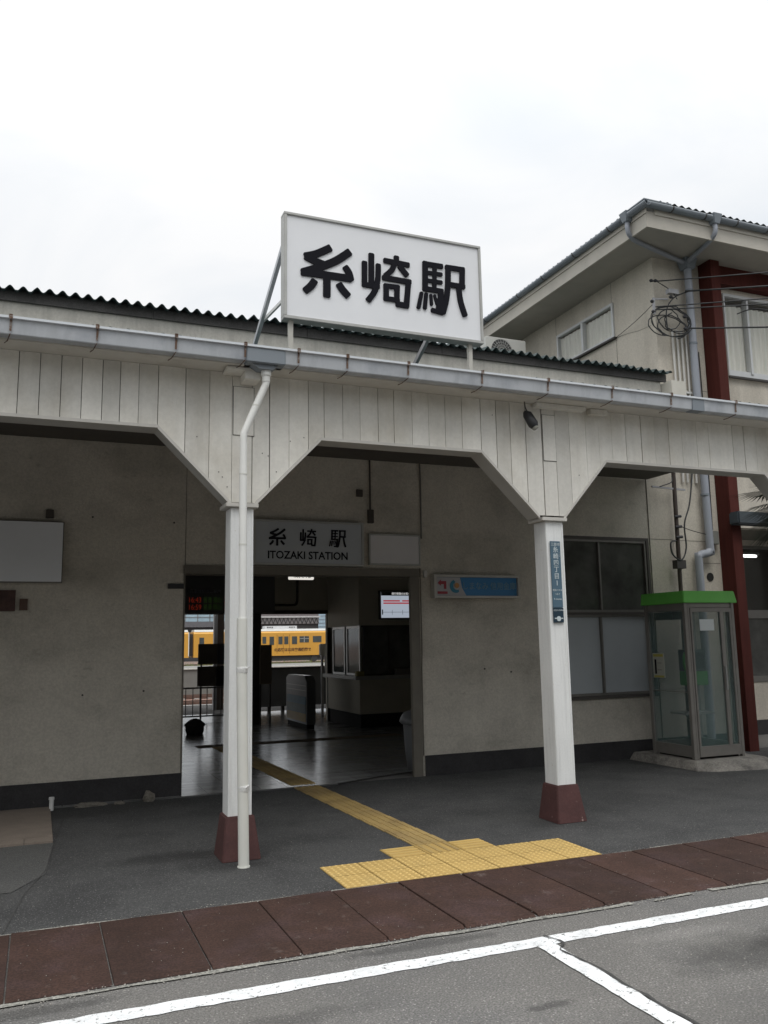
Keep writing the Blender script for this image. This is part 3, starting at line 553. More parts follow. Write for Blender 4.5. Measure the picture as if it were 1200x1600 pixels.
# dark sack by the left opening, notice boards on stand, barrier fence
sk_ = MB(); ringtube(sk_, 2.74, 16.05, [(.15, .02), (.17, .08), (.17, .15), (.20, .18), (.17, .22), (.09, .28), (.03, .30)], 9, 0); single(sk_, 'sack', mat('dark_sackcloth', (.06, .055, .048), .9, var=.3, vs=20), (2.74, 16.05, .018), 'dark slumped cloth-covered weight on the shiny hall floor', 'sack')
nb = thing('notice_board', (3.75, 17.0, 0), 'dark two-tier notice board on legs at the back of the hall', 'notice board')
k_ = 17.0/17.3
for x0, x1, z0, z1, m_ in ((2.95, 3.32, 1.26, 1.66, mat('dull_brown_board', (.14, .12, .10), .7)), (3.325, 3.95, 1.26, 1.66, mat('dull_blue_board', (.07, .07, .09), .7)), (2.94, 3.30, .83, 1.22, MATS['dull_brown_board']), (3.305, 3.95, .83, 1.22, mat('near_black_board', (.012, .012, .012), .6)), (4.20, 4.44, .83, 1.62, mat('brown_poster_board', (.20, .16, .12), .7))):
    MB().box(x0, x1, 17.0, 17.05, z0, z1).build('panel', m_, nb, .004)
for x in (3.02, 3.9, 4.22, 4.42): MB().box(x-.015, x+.015, 17.052, 17.08, .02, 1.5).build('leg', metald, nb)
bf = thing('barrier_fence', (3.1, 18.8, 0), 'black upright-bar railing beyond the left hall opening', 'railing')
f = MB(); f.box(1.6, 4.1, 18.79, 18.82, .70, .735); f.box(1.6, 4.1, 18.79, 18.82, .10, .13); f.build('rail', metald, bf)
for i in range(17): MB().box(1.62+i*.153, 1.636+i*.153, 18.795, 18.815, .131, .699).build('bar', metald, bf)
for x in (1.6, 2.85, 4.1): MB().box(x-.02, x+.02, 18.785, 18.825, .018, .76).build('post', metald, bf)
pn = thing('screen_wall', (6.0, 20.4, 0), 'low grey panel wall beyond the right hall opening with a gap beneath', 'panel wall')
MB().box(4.3, 9.0, 20.4, 20.44, .13, 1.02).build('panel', mat('grey_panel_sheet', (.17, .175, .18), .5), pn); MB().box(4.28, 9.02, 20.38, 20.46, 1.021, 1.06).build('cap', metald, pn)
for x in (4.4, 5.28, 5.62, 6.9, 8.2): MB().box(x-.04, x+.04, 20.441, 20.50, .0, 1.0).build('post', metald, pn)
tb = thing('tube_lamp', (5.5, 20.2, 2.45), 'lit fluorescent tube under the platform roof seen through the hall', 'lamp')
MB().tube([(4.62, 20.2, 2.43), (6.45, 20.2, 2.43)], .02, 8).build('tube', mat('lit_tube', (.8, .8, .8), .5, var=0, emit=(1, 1, 1), es=9), tb); MB().box(4.55, 6.5, 20.16, 20.24, 2.455, 2.50).build('batten', white, tb)
cr_ = thing('card_reader_post', (5.98, 18.6, 0), 'white card reader on a grey post right of the ticket gate', 'card reader')
MB().box(6.02, 6.07, 18.6, 18.65, 0, 1.35).build('post', metal, cr_); MB().box(5.97, 6.14, 18.52, 18.64, 1.351, 1.62).build('reader', white, cr_, .02); MB().box(6.09, 6.16, 18.5, 18.59, .85, 1.35).build('side_box', alum, cr_, .005)
# platform roof with posts behind the hall
pr = thing('platform_roof', (4.5, 22, 0), 'dark platform roof on grey steel posts behind the hall', 'platform roof')
MB().box(-6, 20, 17.52, 24.0, 2.80, 2.90).build('roof', mat('pale_roof_underside', (.40, .40, .38), .8), pr)
for x, y in ((4.33, 22.0), (-1.5, 22), (8.05, 22.0), (7.6, 21.2)):
    MB().box(x-.13, x-.04, y-.06, y+.06, 0, 2.8).build('post', metal, pr); MB().box(x-.039, x+.13, y-.05, y+.05, 0, 2.8).build('post_casing', mat('brown_post_paint', (.10, .075, .06), .7), pr)

# ================================================================ CANOPY
YP = 6.70
ca = thing('canopy', (3.0, 6.8, 0), 'cream boarded station canopy with angled brackets, white posts and maroon bases', 'canopy')
prof = [(-20, 3.37), (-5.18, 3.37), (-4.6, 2.785), (-4.4, 2.785), (-3.82, 3.37), (-2.19, 3.37), (-1.61, 2.785), (-1.40, 2.785), (-.815, 3.37), (.81, 3.37), (1.405, 2.775), (1.595, 2.775), (2.17, 3.37), (3.735, 3.37), (4.33, 2.785), (4.60, 2.785), (5.125, 3.37), (7.2, 3.37), (7.80, 2.78), (7.99, 2.78), (8.58, 3.37), (14, 3.37)]
def bot(x):
    for (a_, za), (b_, zb) in zip(prof, prof[1:]):
        if a_ <= x <= b_: return za+(zb-za)*(x-a_)/(b_-a_)
seams = [-.223, -.071, .079, .232, .382, .517, .658, .807, 1.026, 1.219, 1.405, 1.572, 1.724, 1.89, 2.06, 2.204, 2.374, 2.534, 2.704, 2.858, 3.034, 3.198, 3.366, 3.538, 3.735, 3.90, 4.05, 4.215, 4.399, 4.55, 4.709, 4.904, 5.06, 5.216, 5.388, 5.58, 5.751, 5.932, 6.102, 6.298, 6.46, 6.62, 6.79, 6.95, 7.12, 7.28, 7.45, 7.62, 7.79, 7.96, 8.13, 8.3, 8.47, 8.64, 8.8, 8.96]
seams = [-.223-.16*i for i in range(122, 0, -1)]+seams
bd = MB(); rr = random.Random(12)
for x0, x1 in zip(seams, seams[1:]):
    gap = .0017 if rr.random() < .8 else .0036
    if abs(x1-4.399) < .01: gap = .007
    if abs(x0-1.572) < .01: gap = .006
    xs = [x0+gap]+[p for p, z in prof if x0+gap < p < x1-gap]+[x1-gap]; dy = rr.uniform(-.0025, .0025)
    o = [(x, bot(x)+.004) for x in xs]+[(x1-gap, 3.866), (x0+gap, 3.866)]
    bd.prism(o, 'y', YP-.012+dy, YP+.006+dy)
bd.build('fascia_boards', board, ca)
# backing behind the joints
bk = MB(); o = [(p, z+.01) for p, z in prof if p < 8.9]+[(8.9, 3.38), (8.9, 3.86), (-20, 3.86)]
bk.prism(o, 'y', YP+.012, YP+.03); bk.build('board_backing', gapm, ca)
ln_ = MB(); lip = MB()
for (a_, za), (b_, zb) in zip(prof, prof[1:]):
    if abs(za-zb) < .001 and za < 3: continue
    if a_ > 9: continue
    b2_ = min(b_, 8.95); zb2 = zb if b_ <= 8.95 else 3.37
    ln_.poly([(a_, YP+.004, za), (b2_, YP+.004, zb2), (b2_, YP+.2, zb2), (a_, YP+.2, za), (a_, YP+.004, za-.018), (b2_, YP+.004, zb2-.018), (b2_, YP+.2, zb2-.018), (a_, YP+.2, za-.018)], [(0, 1, 2, 3), (4, 7, 6, 5), (0, 4, 5, 1), (1, 5, 6, 2), (2, 6, 7, 3), (3, 7, 4, 0)])
    dz = .022*(1.35 if abs(za-zb) > .01 else 1)
    lip.poly([(a_, YP-.022, za+.003), (b2_, YP-.022, zb2+.003), (b2_, YP+.0035, zb2+.003), (a_, YP+.0035, za+.003), (a_, YP-.022, za-dz), (b2_, YP-.022, zb2-dz), (b2_, YP+.0035, zb2-dz), (a_, YP+.0035, za-dz)], [(0, 1, 2, 3), (4, 7, 6, 5), (0, 4, 5, 1), (1, 5, 6, 2), (2, 6, 7, 3), (3, 7, 4, 0)])
ln_.build('bracket_lining', mat('lining_paint', (.46, .45, .42), .75, var=.1), ca); lip.build('bracket_trim', trimm, ca)
MB().prism([(p, z+.006) for p, z in prof if p < 8.9]+[(8.9, 3.376), (8.9, 3.86), (-20, 3.86)], 'y', YP+.185, YP+.2).build('rear_boards', mat('unpainted_rear_boards', (.16, .14, .115), .85, var=.2), ca)
# soffit plank and ceiling, roof sheet
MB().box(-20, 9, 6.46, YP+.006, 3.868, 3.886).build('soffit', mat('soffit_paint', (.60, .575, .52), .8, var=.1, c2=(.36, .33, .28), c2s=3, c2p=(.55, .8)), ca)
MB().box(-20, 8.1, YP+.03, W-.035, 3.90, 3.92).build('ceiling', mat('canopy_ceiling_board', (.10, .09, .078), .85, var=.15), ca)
corr(MB(), -20, 8.15, 6.42, 4.015, W-.04, 4.42, seed=5, amp=.018, jit=.007).build('roof', slate, ca)
# planted cross-beam ends and patch boards
for x0, x1, y0, y1, z0, z1 in ((1.32, 1.60, 6.50, 6.685, 3.84, 3.862), (1.47, 1.60, 6.50, 6.685, 3.77, 3.839), (4.30, 4.86, 6.60, 6.685, 3.825, 3.864), (4.93, 5.13, 6.62, 6.685, 3.81, 3.864)):
    MB().box(x0, x1, y0, y1, z0, z1).build('beam_end', board, ca, .003)
for x0, x1, z0, z1 in ((1.415, 1.585, 3.34, 3.75), (4.405, 4.545, 3.32, 3.77)):
    MB().box(x0-.004, x1+.004, YP-.018, YP-.0155, z0-.004, z1+.004).build('patch_gap', blackm, ca); MB().box(x0, x1, YP-.021, YP-.0185, z0, z1).build('patch_board', board, ca)
for x, z in ((1.66, 3.2), (1.71, 3.18), (1.78, 3.05), (1.33, 2.98), (1.30, 3.02), (1.37, 2.90), (1.9, 3.32), (2.02, 3.36), (4.8, 3.2), (3.86, 3.72), (1.12, 3.3)):
    MB().tube([(x, YP-.0145, z), (x, YP-.0165, z)], .005, 6).build('nail_head', metald, ca)
# gutter
gt = MB(); gt.prism([(6.375, 3.885), (6.38, 3.878), (6.50, 3.878), (6.505, 3.885), (6.505, 3.99), (6.497, 3.99), (6.497, 3.888), (6.386, 3.888), (6.37, 3.995), (6.362, 3.995)], 'x', -20, 9.3)
gt = gt.build('gutter', gutm, ca)
MB().prism([(6.345, 3.992), (6.36, 3.989), (6.385, 3.992), (6.385, 4.01), (6.36, 4.014), (6.345, 4.01)], 'x', -20, 9.3).build('gutter_lip', gutl, gt)
MB().box(1.448, 1.77, 6.355, 6.508, 3.868, 3.989).build('outlet_box', gutd, gt, .006)
MB().prism([(1.50, 3.867), (1.72, 3.867), (1.67, 3.83), (1.56, 3.83)], 'y', 6.39, 6.50).build('outlet_throat', gutd, gt)
MB().box(5.972, 6.12, 6.357, 6.506, 3.872, 3.9885).build('joint_sleeve', gutd, gt)
for i, x in enumerate((-.86, -.28, .314, .894, 1.437, 1.879, 2.303, 2.861, 3.583, 4.276, 4.997, 5.706, 6.537, 7.3)):
    h = MB(); h.box(x-.010, x+.010, 6.338, 6.39, 4.0145, 4.020); h.box(x-.007, x+.007, 6.357, 6.361, 3.90, 3.988); h.box(x-.013, x+.013, 6.340, 6.345, 3.985, 4.018); h.tube([(x, 6.362, 3.878), (x-.02, 6.46, 3.858), (x-.04, 6.50, 3.852)], .004, 5)
    h.build('bracket', rustm, gt)
    st_ = MB().poly([(x-.006, 6.3615, 3.985), (x+.012, 6.3615, 3.985), (x+.006, 6.3725, 3.90), (x-.008, 6.3725, 3.905)], [(0, 1, 2, 3)]); st_.build('rust_stain', mat('rust_streak', (.36, .30, .26), .8, var=.3, vs=30), gt)
# posts
def post(x0, x1, first):
    y0, y1 = YP, YP+.2
    p = MB(); p.box(x0, x1, y0, y1, .29, 2.735)
    p = p.build('post', postm, ca, .004)
    b = MB(); b.box(x0+.002, x0+.014, y0-.006, y0-.0005, .31, 2.72); b.box(x1-.016, x1-.002, y0-.006, y0-.0005, .31, 2.72); b.box(x1-.045, x1-.041, y0-.002, y0-.0003, .31, 2.72)
    b.build('corner_batten', postm, p)
    c = MB(); c.box(x0-.045, x1+.035, y0-.035, y1+.03, 2.737, 2.772); c.build('collar', trimm, p, .004)
    bs = MB(); t_, q = .018, .062; e = .0
    bs.hexa([(x0-q+.008, y0-q-.01, 0), (x1+q, y0-q-.01, 0), (x1+q, y1+q, 0), (x0-q+.008, y1+q, 0)], [(x0-t_, y0-t_, .325), (x1+t_, y0-t_, .325), (x1+t_, y1+t_, .325), (x0-t_, y1+t_, .325)])
    bs.build('base', maroon, p, .008)
for x0, x1 in ((1.405, 1.592), (4.395, 4.588), (7.80, 7.99), (-1.60, -1.41), (-4.59, -4.40)): post(x0, x1, 0)
# white downpipe
dp = MB(); dp.tube([(1.63, 6.45, 3.84), (1.63, 6.45, 3.74)], .034, 14)
dp.tube(smooth_path([(1.63, 6.45, 3.76), (1.628, 6.45, 3.72), (1.60, 6.455, 3.655), (1.47, 6.46, 3.34), (1.452, 6.46, 3.28), (1.450, 6.46, 3.22), (1.450, 6.46, 3.0)], 4), .029, 14)
dp.tube([(1.450, 6.46, 3.02), (1.455, 6.46, 1.76)], .031, 14)
dp = dp.build('downpipe', pvcw, ca)
MB().tube([(1.63, 6.45, 3.845), (1.63, 6.45, 3.79)], .042, 16).build('socket', pvcw, dp)
for z, x in ((3.53, 1.549), (2.96, 1.451), (2.40, 1.452)): MB().tube([(x, 6.46, z), (x, 6.46, z+.012)], .033, 14).build('joint_ring', pvcg, dp)
MB().tube([(1.451, 6.46, 1.83), (1.452, 6.46, 1.42), (1.478, 6.46, .012)], .041, 16).build('sleeve', pvcg, dp)
for z in (1.44, .565):
    t_ = MB(); rr = random.Random(int(z*100)); t_.tube([(1.455+(1.44-z)*.02, 6.46, z+dz) for dz in (-.022, -.012, .0, .012, .024)], [.042, .046, .044, .048, .043], 14); t_.tube([(1.48, 6.415, z+.01), (1.505, 6.405, z+.03)], [.006, .003], 6)
    t_.build('cloth_tie', mat('white_tape', (.72, .72, .70), .7, var=.2, vs=60, bump=.6, bs=90), dp)
MB().tube([(1.478, 6.46, .0), (1.478, 6.46, .012)], .047, 14).build('foot_ring', pvcg, dp)

# ================================================================ SIGNS
STROKES = [[(2.249, 5.08, 0.072), (2.115, 4.999, 0.072), (2.002, 4.957, 0.069)], [(2.006, 4.961, 0.065), (2.091, 4.931, 0.069), (2.209, 4.906, 0.069)], [(2.429, 5.073, 0.076), (2.296, 4.965, 0.076), (2.146, 4.881, 0.076), (1.978, 4.803, 0.076)], [(1.97, 4.808, 0.069), (2.177, 4.815, 0.072), (2.442, 4.817, 0.072)], [(2.372, 4.926, 0.062), (2.412, 4.871, 0.069), (2.435, 4.795, 0.062)], [(2.208, 4.807, 0.072), (2.206, 4.609, 0.072)], [(2.1, 4.756, 0.069), (2.062, 4.694, 0.072), (2.002, 4.635, 0.065)], [(2.313, 4.757, 0.069), (2.354, 4.7, 0.072), (2.411, 4.645, 0.069)], [(2.63, 5.091, 0.058), (2.625, 4.8, 0.058)], [(2.563, 5.005, 0.055), (2.559, 4.759, 0.055)], [(2.535, 4.781, 0.052), (2.707, 4.781, 0.052)], [(2.696, 5.001, 0.052), (2.688, 4.85, 0.055), (2.656, 4.732, 0.058), (2.586, 4.629, 0.058)], [(2.875, 5.106, 0.055), (2.873, 5.026, 0.055)], [(2.746, 5.042, 0.052), (3.006, 5.034, 0.052)], [(2.857, 5.032, 0.052), (2.827, 4.961, 0.055), (2.757, 4.89, 0.055)], [(2.9, 5.017, 0.055), (2.933, 4.978, 0.058), (2.983, 4.925, 0.058)], [(2.73, 4.876, 0.055), (3.019, 4.871, 0.055)], [(2.988, 4.863, 0.055), (2.962, 4.617, 0.058)], [(2.769, 4.822, 0.055), (2.766, 4.661, 0.055)], [(2.742, 4.8, 0.048), (2.902, 4.804, 0.048)], [(2.876, 4.813, 0.055), (2.869, 4.663, 0.055)], [(2.74, 4.68, 0.048), (2.899, 4.68, 0.048)], [(2.858, 4.643, 0.055), (2.988, 4.64, 0.055)], [(3.163, 5.101, 0.058), (3.155, 4.806, 0.058)], [(3.136, 5.074, 0.052), (3.346, 5.076, 0.052)], [(3.151, 4.991, 0.041), (3.338, 4.995, 0.041)], [(3.149, 4.914, 0.041), (3.336, 4.916, 0.041)], [(3.129, 4.832, 0.052), (3.344, 4.83, 0.052)], [(3.26, 5.089, 0.045), (3.249, 4.833, 0.045)], [(3.316, 4.843, 0.058), (3.309, 4.745, 0.062), (3.285, 4.623, 0.069)], [(3.209, 4.635, 0.045), (3.337, 4.617, 0.045)], [(3.12, 4.794, 0.038), (3.081, 4.627, 0.041)], [(3.166, 4.794, 0.038), (3.146, 4.631, 0.041)], [(3.21, 4.787, 0.031), (3.217, 4.674, 0.031)], [(3.246, 4.789, 0.031), (3.276, 4.688, 0.031)], [(3.366, 5.075, 0.052), (3.573, 5.078, 0.052)], [(3.398, 5.094, 0.058), (3.39, 4.907, 0.058), (3.369, 4.754, 0.058), (3.328, 4.612, 0.058)], [(3.546, 5.087, 0.058), (3.537, 4.886, 0.058)], [(3.399, 4.909, 0.052), (3.571, 4.909, 0.052)], [(3.502, 4.899, 0.055), (3.518, 4.759, 0.058), (3.562, 4.617, 0.058)]]
def strokes(mb, S_, y, th, tr=lambda x, z: (x, z)):
    for i, pl_ in enumerate(S_):
        P = [Vector((p[0], p[1])) for p in pl_]; Wd = [p[2]*.94 for p in pl_]; Lf, Rt = [], []
        # densify
        Q, WW = [], []
        if len(P) > 2:
            sp3 = smooth_path([(p.x, 0, p.y) for p in P], 5); Q = [Vector((s_.x, s_.z)) for s_ in sp3]; WW = [Wd[min(int(j/5), len(Wd)-1)]+(Wd[min(int(j/5)+1, len(Wd)-1)]-Wd[min(int(j/5), len(Wd)-1)])*((j % 5)/5) for j in range(len(Q))]
        else: Q, WW = P, Wd
        for j, q in enumerate(Q):
            d = (Q[min(j+1, len(Q)-1)]-Q[max(j-1, 0)]).normalized(); n_ = Vector((-d.y, d.x)); Lf.append(q+n_*WW[j]/2); Rt.append(q-n_*WW[j]/2)
        # rounded ends: pull corners in
        d0 = (Q[1]-Q[0]).normalized(); d1 = (Q[-1]-Q[-2]).normalized(); n0 = Vector((-d0.y, d0.x)); n1 = Vector((-d1.y, d1.x)); c_ = .009
        out_ = [Q[0]+n0*(WW[0]/2-c_)]+[Lf[0]+d0*c_]+Lf[1:-1]+[Lf[-1]-d1*c_, Q[-1]+n1*(WW[-1]/2-c_), Q[-1]-n1*(WW[-1]/2-c_), Rt[-1]-d1*c_]+Rt[1:-1][::-1]+[Rt[0]+d0*c_, Q[0]-n0*(WW[0]/2-c_)]
        yy = y-th-i*.00015; mb.prism([tr(p.x, p.y) for p in out_], 'y', yy, y)
    return mb
rs = thing('station_name_sign', (2.785, 6.62, 4.03), 'large white rooftop sign with bold black 糸崎駅 characters above the canopy', 'sign')
MB().box(1.845, 3.725, 6.605, 6.66, 4.40, 5.32).build('face', signw, rs)
f = MB(); x0, x1, z0, z1 = 1.820, 3.748, 4.372, 5.343
f.box(x0, x1, 6.59, 6.70, z0, z0+.028); f.box(x0, x1, 6.59, 6.70, z1-.024, z1); f.box(x0, x0+.026, 6.59, 6.70, z0+.028, z1-.024); f.box(x1-.026, x1, 6.59, 6.70, z0+.028, z1-.024); f.build('frame', signf, rs, .003)
strokes(MB(), STROKES, 6.6045, .010).build('lettering', inkm, rs)
for x in (1.895, 3.63): MB().box(x-.019, x+.019, 6.64, 6.68, 4.03, 4.372).build('leg', mat('leg_paint', (.52, .50, .45), .6, c3=(.25, .15, .1), c3s=15, c3p=(.64, .72)), rs)
for x in (1.86, 3.60):
    MB().beam((x, 6.72, 5.12), (x, 8.42, 4.25), .035, .05).build('brace', gutm if x < 2 else metal, rs)
    MB().beam((x+.02, 6.71, 4.62), (x+.02, 7.55, 4.71), .02, .03).build('strut', white, rs)
hs = thing('entrance_sign', (2.95, 9.56, 2.55), 'grey-white station name board with black Japanese and roman lettering over the entrance', 'sign')
MB().box(2.30, 3.625, 9.575, 9.67, 2.575, 3.06).build('face', mat('grey_white_sign', (.42, .44, .46), .4, var=.05), hs)
f = MB(); f.box(2.275, 3.65, 9.56, 9.675, 2.550, 2.574); f.box(2.275, 3.65, 9.56, 9.675, 3.061, 3.085); f.box(2.275, 2.299, 9.56, 9.675, 2.574, 3.061); f.box(3.626, 3.65, 9.56, 9.675, 2.574, 3.061); f.build('frame', signf, hs, .003)
cent = [(2.205, 4.85, 2.56, 2.88), (2.77, 4.85, 2.94, 2.88), (3.34, 4.85, 3.32, 2.88)]
mbk = MB()
for gi, (a_, b_) in enumerate(((0, 8), (8, 23), (23, len(STROKES)))):
    cx, cz, tx, tz = cent[gi]; s_ = .43
    strokes(mbk, [[(p[0], p[1], p[2]*.88) for p in q] for q in STROKES[a_:b_]], 9.5745, .006, lambda x, z, cx=cx, cz=cz, tx=tx, tz=tz: (tx+(x-cx)*s_, tz+(z-cz)*s_))
mbk.build('lettering', inkm, hs)
text('lettering', 'ITOZAKI STATION', .128, inkm, hs, (2.945, 9.573, 2.665), ext=.002, bold=.0022, sx=.94)
ws = thing('blank_panel', (4.09, 9.62, 2.56), 'blank white panel in a thin frame, right of the entrance sign', 'panel')
MB().box(3.765, 4.42, 9.63, 9.66, 2.60, 2.945).build('face', mat('blank_panel_face', (.62, .60, .60), .5, var=.04), ws)
f = MB(); f.box(3.745, 4.44, 9.62, 9.67, 2.578, 2.599); f.box(3.745, 4.44, 9.62, 9.67, 2.946, 2.967); f.box(3.745, 3.764, 9.62, 9.67, 2.599, 2.946); f.box(4.421, 4.44, 9.62, 9.67, 2.599, 2.946); f.build('frame', signf, ws, .002)
lb_ = thing('white_board', (-.4, 9.58, 2.33), 'blank pale board on the wall at the left edge of the photo', 'board')
MB().box(-1.0, .20, 9.585, 9.66, 2.328, 2.965).build('face', mat('pale_board_face', (.72, .73, .75), .5, var=.03), lb_, .003)
f = MB(); f.box(-1.01, .21, 9.60, 9.672, 2.318, 2.3275); f.box(-1.01, .21, 9.60, 9.672, 2.966, 2.974); f.box(.201, .21, 9.60, 9.672, 2.3275, 2.966); f.build('frame', alumd, lb_)
nl = MB().box(-.62, -.24, 9.655, 9.672, 2.02, 2.24); single(nl, 'faded_notice', mat('faded_red_card', (.085, .045, .038), .8, var=.4, vs=9), (-.43, 9.66, 2.02), 'faded dark red notice under the pale board at the left edge', 'notice')
single(MB().box(-.20, -.12, 9.655, 9.672, 2.03, 2.15), 'small_plate', mat('brown_small_plate', (.10, .06, .045), .8), (-.16, 9.66, 2.03), 'small brownish plate right of the faded red notice', 'plate')
single(MB().box(1.325, 1.50, 9.655, 9.675, 2.268, 2.325), 'number_plate', mat('black_plate', (.02, .02, .022), .5), (1.41, 9.66, 2.268), 'narrow black plate on the wall at the left corner of the entrance', 'plate', bevel=.002)
bsn = thing('advert_sign', (5.21, 9.57, 2.17), 'framed blue advertising sign with red arrow and ring logo on the wall', 'sign')
MB().box(4.63, 5.81, 9.60, 9.66, 2.20, 2.435).build('face', mat('advert_blue', (.045, .20, .42), .4, var=.06), bsn)
f = MB(); f.box(4.592, 5.838, 9.56, 9.675, 2.170, 2.199); f.box(4.592, 5.838, 9.56, 9.675, 2.436, 2.465); f.box(4.592, 4.629, 9.56, 9.675, 2.199, 2.436); f.box(5.811, 5.838, 9.56, 9.675, 2.199, 2.436); f.build('frame', mat('sign_box_rim', (.48, .46, .42), .5, metal=.2), bsn, .003)
MB().prism([(4.632, 2.202), (5.06, 2.202), (5.0, 2.30), (4.975, 2.433), (4.632, 2.433)], 'y', 9.596, 9.5995).build('white_field', mat('advert_white', (.42, .41, .42), .5, var=.05), bsn)
rd = mat('advert_red', (.33, .035, .05), .5)
MB().prism([(4.655, 2.36), (4.70, 2.405), (4.70, 2.385), (4.775, 2.385), (4.775, 2.285), (4.742, 2.285), (4.742, 2.345), (4.70, 2.345), (4.70, 2.325)], 'y', 9.591, 9.5955).build('arrow', rd, bsn); MB().box(4.65, 4.79, 9.591, 9.5955, 2.222, 2.254).build('red_label', rd, bsn)
MB().prism(arc(4.91, 2.32, .085, R(110), R(300), 14)+arc(4.925, 2.325, .052, R(300), R(110), 14), 'y', 9.591, 9.5955).build('logo_ring', mat('logo_teal', (.03, .20, .30), .5), bsn)
MB().prism(arc(4.925, 2.33, .034, 0, 2*math.pi-.3, 14), 'y', 9.5875, 9.5905).build('logo_disc', mat('logo_orange', (.45, .22, .07), .5), bsn)
text('lettering', 'しまなみ 信用金庫', .105, mat('advert_text', (.16, .30, .40), .6), bsn, (5.40, 9.597, 2.32), ext=.002, bold=.001, sx=.92)
# address plate on the second post
ad = thing('address_plate', (4.48, 6.69, 1.78), 'tall slate-blue address plate with white vertical characters on the second post', 'sign')
MB().box(4.428, 4.540, 6.682, 6.692, 1.92, 2.545).build('plate', mat('slate_blue_enamel', (.085, .145, .195), .35, var=.05), ad, .003); MB().box(4.428, 4.540, 6.681, 6.692, 1.782, 1.918).build('dark_plate', mat('dark_navy_enamel', (.02, .04, .06), .35), ad, .002)
wt = mat('address_white', (.52, .58, .60), .5)
for ch, z, s_ in (('三原市', 2.512, .034), ('糸', 2.462, .060), ('崎', 2.398, .060), ('四', 2.336, .060), ('丁', 2.275, .060), ('目', 2.212, .060), ('1', 2.148, .066), ('昭和ハウス', 2.082, .021), ('つなぐ', 2.045, .020), ('4 chome', 2.000, .024)):
    text('lettering', ch, s_, wt, ad, (4.484, 6.681, z), ext=.0008, bold=.0006 if s_ > .04 else .0002)
text('lettering', 'いとざき', .012, wt, ad, (4.524, 6.681, 2.42), ext=.0005, rot=(R(90), R(90), 0)); text('lettering', '広告のお申込', .018, wt, ad, (4.484, 6.680, 1.895), ext=.0005)
e = MB(); e.prism(arc(4.484, 1.818, .024, 0, math.pi*2-.01, 12)[:-1], 'y', 6.678, 6.6805); e.box(4.440, 4.462, 6.678, 6.6805, 1.816, 1.826); e.box(4.506, 4.530, 6.678, 6.6805, 1.816, 1.826); e.build('emblem', wt, ad)
# spotlight under the soffit
sl = thing('spotlight', (4.205, 6.62, 3.86), 'small black spotlight hanging from the soffit beside the second post', 'lamp')
MB().tube(smooth_path([(4.19, 6.64, 3.868), (4.185, 6.62, 3.80), (4.20, 6.60, 3.75)], 4), .006, 6).build('cable', wire, sl)
s_ = MB(); s_.tube([(4.175, 6.62, 3.76), (4.19, 6.60, 3.73), (4.225, 6.56, 3.63), (4.235, 6.55, 3.60)], [.02, .045, .05, .034], 12); s_.build('housing', mat('spotlight_black', (.018, .018, .02), .5), sl)
MB().tube([(4.235, 6.55, 3.598), (4.242, 6.543, 3.582)], [.033, .025], 12).build('lens', mat('lens_glass', (.3, .3, .26), .2), sl); MB().beam((4.25, 6.60, 3.63), (4.29, 6.62, 3.70), .008).build('bracket', metald, sl)

# ================================================================ ANNEX BUILDING (right, two storeys)
an = thing('annex_building', (11, W, 0), 'two-storey beige annex with red steel columns and grey rain gutters at the right', 'building')
AX = 8.51
aw = MB(); AY = 9.69
def wallx(mb, x0, x1, y0, y1, z0, z1, holes):   # front wall with rectangular holes (hx0,hx1,hz0,hz1) sorted by x, equal columns
    cur = x0
    cols = sorted({(h[0], h[1]) for h in holes})
    for a_, b_ in cols:
        mb.box(cur, a_, y0, y1, z0, z1); zc = z0
        for h in sorted([h for h in holes if h[0] == a_], key=lambda h: h[2]): mb.box(a_, b_, y0, y1, zc, h[2]); zc = h[3]
        mb.box(a_, b_, y0, y1, zc, z1); cur = b_
    mb.box(cur, x1, y0, y1, z0, z1)
wallx(aw, AX, 16, AY, AY+.18, 3.26, 7.42, [(9.86, 12.2, 5.66, 7.03)]); aw.box(AX, 9.62, AY, AY+.18, 0, 3.259); aw.box(9.44, 9.62, AY+.181, 11.0, 0, 3.259); wallx(aw, 9.621, 16, 10.95, 11.1, 0, 3.259, [(10.9, 13.3, .86, 3.16)])
aw.box(AX, AX+.18, AY+.18, 10.66, 0, 7.42); aw.box(AX, AX+.18, 12.28, 22, 0, 7.42); aw.box(AX, AX+.18, 10.66, 12.28, 0, 6.47); aw.box(AX, AX+.18, 10.66, 12.28, 7.07, 7.42); aw.box(8.105, AX, AY+.0, AY+.18, 0, 5.3)
aw.build('wall', annexm, an)
MB().box(8.9, 15.8, 12.4, 12.5, 0, 7.4).build('inner_wall', mat('dim_inner_wall', (.22, .21, .18), .9), an); MB().box(8.9, 15.8, AY+.181, 12.4, 3.261, 3.4).build('inner_floor', MATS['dim_inner_wall'], an)
